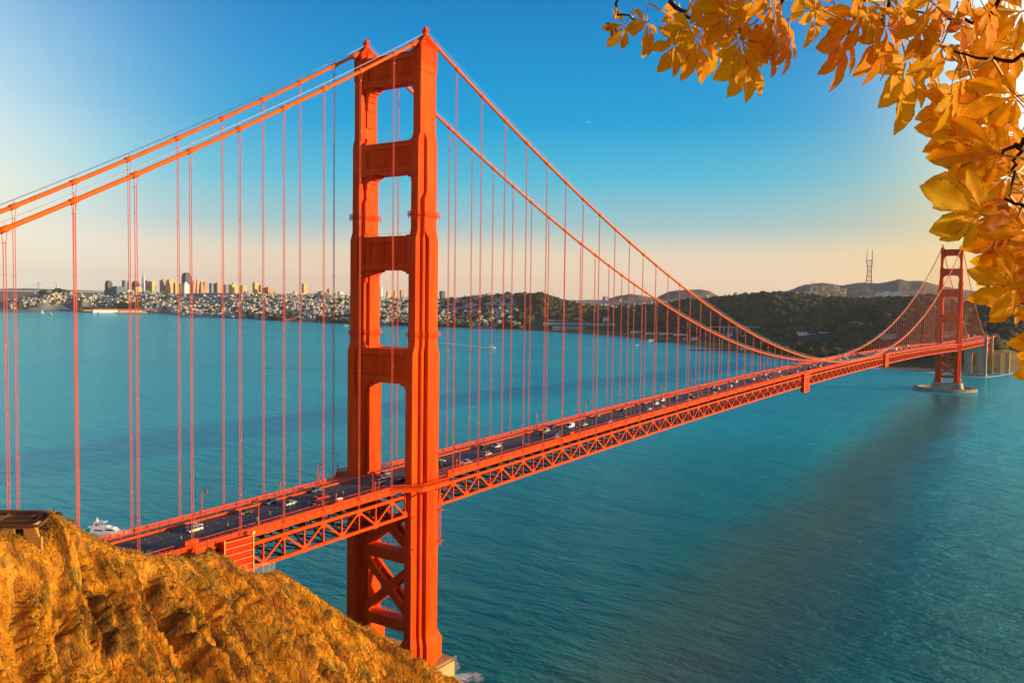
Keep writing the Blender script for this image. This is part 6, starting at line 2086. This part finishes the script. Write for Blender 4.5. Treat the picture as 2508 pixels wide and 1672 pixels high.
NEAR = [(-79, 6.3, 'sedan', 'silver', 'silver sedan side by side with a cream wagon nearest the cliff'), (-81, 1.7, 'wagon', 'cream', 'cream wagon side by side with a silver sedan nearest the cliff'),
        (-101, -7.9, 'sedan', 'blue', 'dark blue sedan half hidden behind the cliff crest'), (-61, 4.9, 'sedan', 'black', 'black sedan just behind the lamp with the green sign'),
        (-48.5, 7.3, 'sedan', 'black', 'black sedan hugging the far curb beside a silver sedan'), (-46.3, 1.6, 'sedan', 'silver', 'silver sedan between a black sedan and the red vehicles'),
        (-29.8, 7.1, 'sedan', 'grey', 'grey sedan at the far curb beyond the red pickup'), (-35.9, -.8, 'pickup', 'red', 'red pickup truck left of the near tower'), (-41, -4.6, 'sedan', 'red', 'red sedan alongside the red pickup truck'),
        (-.2, 6.3, 'suv', 'tan', 'tan suv in the far lane between the tower legs'), (-2.3, 1.6, 'sedan', 'white', 'white sedan between the tower legs beside a tan suv'), (-9, -1.7, 'sedan', 'silver', 'silver sedan nearest the curb lamp between the tower legs'),
        (-1.1, -4.8, 'sedan', 'black', 'black sedan half hidden by the near tower leg, farther of two'), (-5.2, -8.1, 'suv', 'black', 'black suv half hidden by the near tower leg, nearer of two'),
        (27.8, 1.6, 'sedan', 'white', 'white sedan emerging right of the near tower leg'), (25.3, -1.6, 'suv', 'black', 'black suv just right of the near tower leg'), (32, -7.0, 'pickup', 'white', 'white pickup truck behind the lamp right of the tower'),
        (60.5, 5.2, 'sedan', 'black', 'black sedan at the far curb right of the tower'), (65.4, 1.5, 'suv', 'silver', 'silver suv beside a black sedan right of the tower'), (49.9, -3.5, 'wagon', 'white', 'white wagon driving away right of the tower'),
        (72.9, -7.1, 'suv', 'black', 'black suv partly behind a rope and a lamp pole'), (108.5, 4.2, 'suv', 'tan', 'tan suv in a tight cluster of four cars'), (101.6, .8, 'sedan', 'black', 'black sedan in front within the tight cluster of four cars'),
        (102.5, -4, 'sedan', 'grey', 'dark grey sedan above the white one in the cluster of four'), (97.2, -7.1, 'sedan', 'white', 'white sedan at the near edge of the cluster of four'), (120, 7.1, 'sedan', 'maroon', 'dark maroon sedan in front of the white van'),
        (125.2, 2.6, 'van', 'white', 'white delivery van in the middle of the roadway'), (133.1, -2.1, 'sedan', 'cream', 'cream sedan beyond the white van near a lamp'), (157.4, 4.1, 'suv', 'black', 'black suv alone beyond the cream sedan'),
        (186, 4.3, 'suv', 'black', 'black suv by the far curb just before the dense distant traffic'), (164, -7.9, 'sedan', 'grey', 'grey sedan at the near curb behind a lamp pole'), (147, -7.9, 'sedan', 'white', 'white sedan low behind the near railing')]
for q in NEAR: car(*q)
FARC = [(212.5, 3.7, 'sedan', 'black'), (219.6, 1, 'suv', 'white'), (234.6, 4.3, 'suv', 'white'), (197.7, -4.1, 'sedan', 'white'), (208.6, -7.5, 'suv', 'white'), (246.7, 1.8, 'suv', 'green'), (266.8, .9, 'sedan', 'maroon'),
        (257, -4.4, 'sedan', 'black'), (243.9, -7.6, 'sedan', 'white'), (283.4, -7.7, 'wagon', 'white'), (313.6, 4.2, 'sedan', 'grey'), (304.3, .9, 'sedan', 'red'), (306, -1.7, 'suv', 'tan'), (327.9, -1.8, 'sedan', 'white'), (354.7, 4, 'suv', 'white'),
        (338.5, -8, 'sedan', 'black'), (380.5, 2.5, 'sedan', 'white'), (372.8, -2.5, 'sedan', 'grey'), (373.5, -7.9, 'suv', 'black'), (416.3, 3.5, 'suv', 'tan'), (399, -3.6, 'sedan', 'black'), (384, -7.6, 'sedan', 'white'), (448.6, 4.7, 'suv', 'white'),
        (415, -8, 'sedan', 'white'), (446.7, -3.7, 'sedan', 'black'), (455, -7.4, 'suv', 'white'), (476, -1.7, 'sedan', 'black'), (496, 1.6, 'suv', 'black'), (500.5, -4.5, 'suv', 'black'), (534.6, .9, 'sedan', 'silver'), (559, 2, 'sedan', 'white'),
        (571.8, -1.7, 'suv', 'tan'), (545, -7.9, 'sedan', 'silver'), (520, -8, 'van', 'yellow'), (645.3, 2.7, 'suv', 'white'), (637.3, -2.4, 'sedan', 'white'), (666, 6.5, 'suv', 'white'), (710.4, 4.4, 'suv', 'tan'), (715, -.9, 'suv', 'white'),
        (773, 2.5, 'sedan', 'white'), (808, 7, 'suv', 'tan'), (868, 5.4, 'suv', 'white'), (865, -2, 'truck', 'white'), (914, 2.4, 'sedan', 'white'), (985, 7.9, 'truck', 'yellow'), (940.6, -5.1, 'suv', 'white'), (1028, 6.9, 'sedan', 'silver')]
rr_ = random.Random(5)
for k in range(46):
    FARC.append((rr_.uniform(590, 1600), rr_.choice((-7.9, -4.7, -1.6, 1.6, 4.7, 7.9)), rr_.choice(('sedan', 'suv', 'sedan', 'wagon')), rr_.choice(('white', 'white', 'silver', 'black', 'tan', 'grey'))))
taken = []
word = dict(white='white', silver='silver', black='black', grey='grey', tan='tan', maroon='maroon', red='red', green='dark green', yellow='yellow', cream='cream', blue='blue')
for x, y, kd, cl in FARC:
    lane = min((-7.9, -4.72, -1.58, 1.58, 4.72, 7.9), key=lambda q: abs(q - y))
    if any(abs(x - a) < 9 and lane == b_ for a, b_ in taken): continue
    taken.append((x, lane))
    kn = {'truck': 'box truck', 'suv': 'suv', 'wagon': 'wagon', 'van': 'van'}.get(kd, 'sedan')
    lab = {('red', 'sedan'): 'small red sedan among the traffic on the main span', ('green', 'suv'): 'small dark green suv among the traffic on the main span', ('maroon', 'sedan'): 'small maroon sedan among the traffic on the main span',
           ('yellow', 'van'): 'yellow van behind the near railing past mid span', ('yellow', 'truck'): 'yellow box truck in the far traffic below the crossing cables', ('white', 'truck'): 'white box truck in the far traffic below the crossing cables'}.get((cl, kd))
    car(x, lane, kd, cl, lab or 'small distant %s %s in the traffic toward the far tower' % (word[cl], kn), None if lab else '%s %ss in the distant traffic' % (word[cl], kn), detail=x < 330)

# ------------------------------------------------------------------ walkers on the far sidewalk
def person(x, y, rz, label, top, legc):
    r = empty('person', (x, y, zr(x) + .36), rz); tag(r, label, 'person')
    if 'cloth_' + top not in MATS:
        simple('cloth_' + top, dict(dark=(.02, .02, .03), red=(.35, .03, .03), blue=(.03, .07, .2), pale=(.5, .48, .42))[top], .8)
    if 'skin' not in MATS: simple('skin', (.45, .26, .17), .6); simple('hair', (.03, .02, .015), .7)
    J = [((0, 0, .95), .15), ((0, 0, 1.2), .15), ((0, 0, 1.42), .17), ((0, 0, 1.53), .06), ((0.02, 0, 1.62), .10), ((0.01, 0, 1.74), .095),
         ((0, .1, .88), .10), ((.18, .1, .5), .075), ((.12, .1, .08), .05), ((.28, .1, .04), .04),
         ((0, -.1, .88), .10), ((-.12, -.1, .5), .075), ((-.3, -.1, .12), .05), ((-.2, -.1, .04), .04),
         ((0, .23, 1.4), .06), ((-.1, .27, 1.13), .048), ((.05, .26, .9), .035), ((0.1, .26, .82), .03),
         ((0, -.23, 1.4), .06), ((.08, -.27, 1.13), .048), ((.22, -.26, .93), .035), ((.27, -.26, .86), .03)]
    Ed = [(0, 1), (1, 2), (2, 3), (3, 4), (4, 5), (0, 6), (6, 7), (7, 8), (8, 9), (0, 10), (10, 11), (11, 12), (12, 13), (2, 14), (14, 15), (15, 16), (16, 17), (2, 18), (18, 19), (19, 20), (20, 21)]
    me = bpy.data.meshes.new('body'); me.from_pydata([j[0] for j in J], Ed, []); me.materials.append(MATS['cloth_' + top])
    o = bpy.data.objects.new('body', me); COL.objects.link(o); o.parent = r
    o.modifiers.new('skin', 'SKIN'); o.modifiers.new('sub', 'SUBSURF').levels = 1
    for v_, (c_, rd) in zip(me.skin_vertices[0].data, J): v_.radius = (rd, rd)
    me.skin_vertices[0].data[0].use_root = True
    b = MB(); b.loft([[(.01 + .112 * r_ * math.cos(k), .1 * r_ * math.sin(k), z) for k in np.arange(0, 6.2, .785)] for z, r_ in ((1.66, .98), (1.74, 1.02), (1.8, .9), (1.85, .4))]); b.build('hair', 'hair', r)
    b = MB(); b.loft([[(.1 + f, w, z) for w, z in ((-.06, 1.58), (.06, 1.58), (.07, 1.68), (-.07, 1.68))] for f in (0, .025)]); b.box((.135, 0, 1.635), (.03, .025, .04)); b.build('face', 'skin', r)


for x, y, rz, lab, tp_ in ((42, 11.6, 0, 'walker in dark clothes on the far sidewalk just right of the tower', 'dark'), (70.5, 12.2, 3.1, 'walker in dark clothes beside the far lamp post', 'dark'),
                           (90, 11.5, 0, 'walker in blue jacket on the far sidewalk', 'blue'), (112, 12, 3.1, 'walker in red top on the far sidewalk above the cluster of four cars', 'red'), (146, 11.8, 0, 'walker in pale shirt on the far sidewalk above the black suv', 'pale'),
                           (-93, 12, 0, 'walker in dark coat on the far sidewalk above the cliff', 'dark')):
    person(x, y, rz, lab, tp_, 'dark')

# ------------------------------------------------------------------ chestnut tree beside the viewpoint
def at(px, py, d): return Vector(hit(px, py, dist=d))


BASE = Vector(CAMP + FW * 0.7 + RT * 2.9); BASE.z = 136.2
tree = empty('chestnut_tree', tuple(BASE))
tag(tree, 'autumn chestnut tree with hanging yellow and orange leaves close to the viewpoint', 'tree')
b = MB()
T0 = [Vector((0, 0, -.6)), Vector((0, 0, .3)), Vector((.05, -.03, 1.4)), Vector((.02, .02, 2.6)), Vector((.1, -.1, 4.0)), Vector((.0, -.1, 5.5))]
b.tube(T0, [.24, .2, .17, .15, .11, .05], 12)
b.build('trunk', 'bark', tree, smooth=True)
limbs = [
    ([T0[3] + BASE, at(2800, -260, 2.3), at(2560, -150, 2.9), at(2250, -95, 3.3), at(1950, -70, 3.5), at(1700, -60, 3.6), at(1560, -70, 3.6)], .03),
    ([at(1690, -60, 3.6), at(1640, 8, 3.55), at(1690, 45, 3.5), at(1750, 68, 3.5), at(1805, 76, 3.45)], .011),
    ([at(1560, -70, 3.6), at(1508, -20, 3.6), at(1512, 40, 3.6), at(1590, 52, 3.6)], .008),
    ([at(2250, -95, 3.3), at(2180, -10, 3.4), at(2160, 60, 3.4)], .012),
    ([at(2520, -140, 3.0), at(2420, 45, 3.2), at(2330, 50, 3.25), at(2232, 26, 3.3)], .0085),
    ([at(1950, -70, 3.5), at(1905, 20, 3.5), at(1900, 58, 3.5)], .010),
    ([at(2250, -95, 3.3), at(2110, 0, 3.5), at(2075, 84, 3.5)], .010),
    ([T0[2] + BASE + Vector((0, 0, .4)), at(2950, 130, 2.4), at(2640, 250, 2.9), at(2505, 345, 3.1), at(2482, 400, 3.2), at(2472, 480, 3.2)], .011),
    ([at(2640, 250, 2.9), at(2520, 140, 3.1), at(2420, 150, 3.2), at(2300, 110, 3.3)], .009),
    ([at(2700, 300, 2.8), at(2600, 500, 3.0), at(2540, 640, 3.1), at(2525, 780, 3.2), at(2530, 900, 3.2)], .014),
    ([at(2600, 500, 3.0), at(2510, 500, 3.1), at(2455, 495, 3.1)], .010),
    ([at(2505, 345, 3.1), at(2450, 378, 3.15)], .009),
]
lp = []
for P, r_ in limbs:
    b = MB()
    pts = []
    for p, q in zip(P[:-1], P[1:]):
        for k in range(6): pts.append(p.lerp(q, k / 6) + Vector((random.uniform(-1, 1), random.uniform(-1, 1), random.uniform(-1, 1))) * .012)
    pts.append(P[-1])
    n = len(pts)
    b.tube([p - BASE for p in pts], [r_ * (1 - .7 * k / n) for k in range(n)], 7)
    b.build('branch', 'bark', tree, smooth=True)
    lp += pts


def leaflet(b, ang, ln, wid, curl, mi=0):
    nv, us = 12, (-1, -.72, -.35, 0, .35, .72, 1)
    ca, sa = math.cos(ang), math.sin(ang)
    o = len(b.v)
    for j in range(nv + 1):
        v_ = j / nv
        w = wid * ln * (math.sin(math.pi * min(1, v_) ** 1.9) ** .8 * .98 + .03) * (1 if v_ < .97 else .5)
        if v_ >= .999: w = .004
        for u in us:
            ser = 1 + (.05 if j % 2 else -.045) * (abs(u) > .9)
            x, y = u * w * ser, ln * (.04 + .96 * v_) - abs(u) * w * .22
            z = .30 * abs(u) * w - curl * ln * v_ * v_ + .018 * ln * math.sin(v_ * 17) * abs(u)
            b.v.append((x * ca - y * sa, x * sa + y * ca, z)); b.uv.append((u, v_))
    m_ = len(us)
    for j in range(nv):
        for i in range(m_ - 1): b.face((o + j * m_ + i, o + j * m_ + i + 1, o + (j + 1) * m_ + i + 1, o + (j + 1) * m_ + i), mi)


def leaf_mesh(mat, seed):
    rs = random.Random(seed)
    b = MB(); b.uv = []
    n = rs.choice((5, 5, 6, 7))
    spread = rs.uniform(75, 112)
    for k in range(n):
        f = -1 + 2 * k / (n - 1)
        ln = (1.0 - .42 * abs(f) ** 1.5) * rs.uniform(.82, 1.06)
        leaflet(b, R(f * spread + rs.uniform(-7, 7)), ln, rs.uniform(.185, .225), rs.uniform(.05, .32))
        # shift each leaflet a hair so they overlap instead of intersecting flat
        for i in range(len(b.v) - 91, len(b.v)): b.v[i] = (b.v[i][0], b.v[i][1], b.v[i][2] + rs.uniform(-.001, .001) + .03 * (k % 2))
    b.tube([(0, 0, 0), (0, -.25, -.04), (0.03, -.55, -.02)], [.018, .014, .016], 5, mi=1)
    while len(b.uv) < len(b.v): b.uv.append((.5, .5))
    me = bpy.data.meshes.new('leaf'); me.from_pydata(b.v, [], b.f)
    me.materials.append(MATS[mat]); me.materials.append(MATS['petiole'])
    me.polygons.foreach_set('material_index', b.mi); me.polygons.foreach_set('use_smooth', [True] * len(b.f))
    ul = me.uv_layers.new(name='UVMap')
    vi = [v_ for p in b.f for v_ in p]
    ul.data.foreach_set('uv', [c for i in vi for c in b.uv[i]])
    me.update()
    return me


LM = {m_: [leaf_mesh(m_, s) for s in seeds] for m_, seeds in (('leaf_orange', range(6)), ('leaf_yellow', range(10, 15)), ('leaf_brown', range(20, 22)))}
LEAVES = [(1585, 53, -100, 74, 'o'), (1530, 60, -125, 62, 'o'), (1705, 91, -100, 92, 'o'), (1656, 20, -75, 62, 'o'), (1727, 42, -50, 64, 'o'), (1808, 96, -55, 90, 'o'), (1825, 138, -92, 104, 'y'), (1841, 73, -55, 70, 'b'), (1760, 100, -110, 70, 'y'),
          (1899, 60, -85, 72, 'o'), (1932, 87, -105, 74, 'o'), (1794, 22, -150, 80, 'o'), (1888, -5, -80, 82, 'o'), (2073, 85, -115, 105, 'o'), (2166, 67, -92, 112, 'o'), (2220, 143, -85, 128, 'y'), (2307, 107, -120, 88, 'y'), (2353, 51, -95, 72, 'b'),
          (2451, 78, 150, 78, 'o'), (2489, 236, -170, 92, 'o'), (2351, 196, -100, 72, 'y'), (2436, 147, -95, 80, 'y'), (2044, 13, -90, 72, 'o'), (2168, 5, -150, 72, 'y'), (2231, -5, -90, 62, 'y'), (2418, 27, -60, 70, 'o'), (2503, 27, -160, 82, 'o'),
          (1995, 27, -100, 76, 'y'), (1772, 0, -60, 70, 'y'), (2106, 45, -150, 80, 'o'), (2195, 27, -60, 62, 'o'), (2446, 379, 172, 116, 'o'), (2406, 455, 172, 98, 'o'), (2399, 522, 165, 116, 'y'), (2453, 497, -160, 96, 'o'), (2477, 535, -125, 88, 'b'),
          (2482, 655, 125, 98, 'y'), (2507, 483, -100, 82, 'o'), (2392, 261, -150, 88, 'o'), (2330, 228, -100, 72, 'y'), (2302, 214, -90, 62, 'y'), (2508, 690, 172, 92, 'b'), (2540, 668, 160, 96, 'o'), (2528, 792, 155, 84, 'o'), (2532, 842, 178, 92, 'o'),
          (2530, 915, 180, 88, 'o'), (2520, 765, 118, 74, 'o'), (2340, 320, 175, 80, 'o'), (2420, 310, 165, 95, 'o'), (2380, 350, 190, 80, 'y'), (2470, 300, -150, 85, 'y'), (2500, 130, 170, 84, 'y'), (2400, 100, -120, 82, 'y'), (2260, 60, -110, 78, 'o'),
          (2310, 20, -100, 74, 'o'), (2370, -10, -80, 78, 'o'), (2460, -5, -100, 80, 'o'), (1960, -15, -60, 74, 'o'), (1720, -15, -90, 74, 'o'), (1840, -15, -110, 78, 'y'), (2110, -20, -80, 80, 'o'), (2500, 330, -130, 82, 'o'), (2515, 400, 170, 80, 'o'),
          (2270, 165, -60, 80, 'y'), (2480, 190, -110, 86, 'o'), (2400, 215, -70, 84, 'y'), (2350, 265, 185, 78, 'o'), (2520, 570, 150, 84, 'o'), (2510, 610, -170, 78, 'o'), (2445, 440, -175, 84, 'o'), (2130, 40, -70, 70, 'y'), (2030, 60, -60, 66, 'o'),
          (1880, 110, -75, 78, 'o'), (1650, 110, -115, 76, 'o'), (2290, 0, -120, 78, 'y'), (2475, 110, -140, 80, 'o'), (2440, 240, 170, 88, 'y'), (1690, 60, -120, 70, 'y'), (1500, 62, -95, 26, 'b'), (2545, 870, 178, 70, 'o'), (2478, 596, 178, 92, 'o'), (2492, 640, 165, 88, 'y'), (2500, 560, -170, 84, 'o'), (2486, 700, 178, 84, 'o'), (2470, 430, 160, 84, 'o'), (2490, 745, 170, 70, 'o')]
tw_ = MB()
toC = -Vector(FW); vR, vU = Vector(RT), Vector(UP)
rl = random.Random(11)
for k, (px, py, an, ln, cl) in enumerate(LEAVES[:100]):
    if px > 2501 and py > 600: px, ln = px + 42, ln * 0.86
    d = rl.uniform(3.05, 3.75)
    p = at(px, py, d)
    me = rl.choice(LM[{'o': 'leaf_orange', 'y': 'leaf_yellow', 'b': 'leaf_brown'}[cl]])
    o = bpy.data.objects.new('leaf', me); COL.objects.link(o); o.parent = tree
    yv = (vR * math.cos(R(an)) + vU * math.sin(R(an)) + toC * rl.uniform(-.25, .35)).normalized()
    nv_ = toC + vR * rl.uniform(.5, 1.25) + vU * rl.uniform(-.35, .45)
    nv_ = (nv_ - yv * nv_.dot(yv)).normalized()
    xv = yv.cross(nv_)
    s = ln / FPX * d * 1.25
    M = Matrix((xv * s, yv * s, nv_ * s)).transposed().to_4x4(); M.translation = p - BASE
    o.matrix_local = M
    tip = p - yv * s * .55
    q = min(lp, key=lambda e: (e - tip).length)
    mid = tip.lerp(q, .5) - Vector((0, 0, .02))
    tw_.tube([tip - BASE, mid - BASE, q - BASE], [.0035, .004, .005], 5)
tw_.build('twigs', 'petiole', tree)

# ------------------------------------------------------------------ air
mh = bpy.data.materials.new('haze'); mh.use_nodes = True
nt = mh.node_tree; nt.nodes.clear()
out = nt.nodes.new('ShaderNodeOutputMaterial'); pv = nt.nodes.new('ShaderNodeVolumePrincipled')
pv.inputs['Color'].default_value = (0.86, 0.90, 0.92, 1)
pv.inputs['Density'].default_value = 0.000016
pv.inputs['Anisotropy'].default_value = 0.25
nt.links.new(pv.outputs[0], out.inputs['Volume']); MATS['haze'] = mh
b = MB(); b.span(-9500, 26500, -24500, 26500, -16, 760)
tag(b.build('haze', 'haze'), kind='stuff')
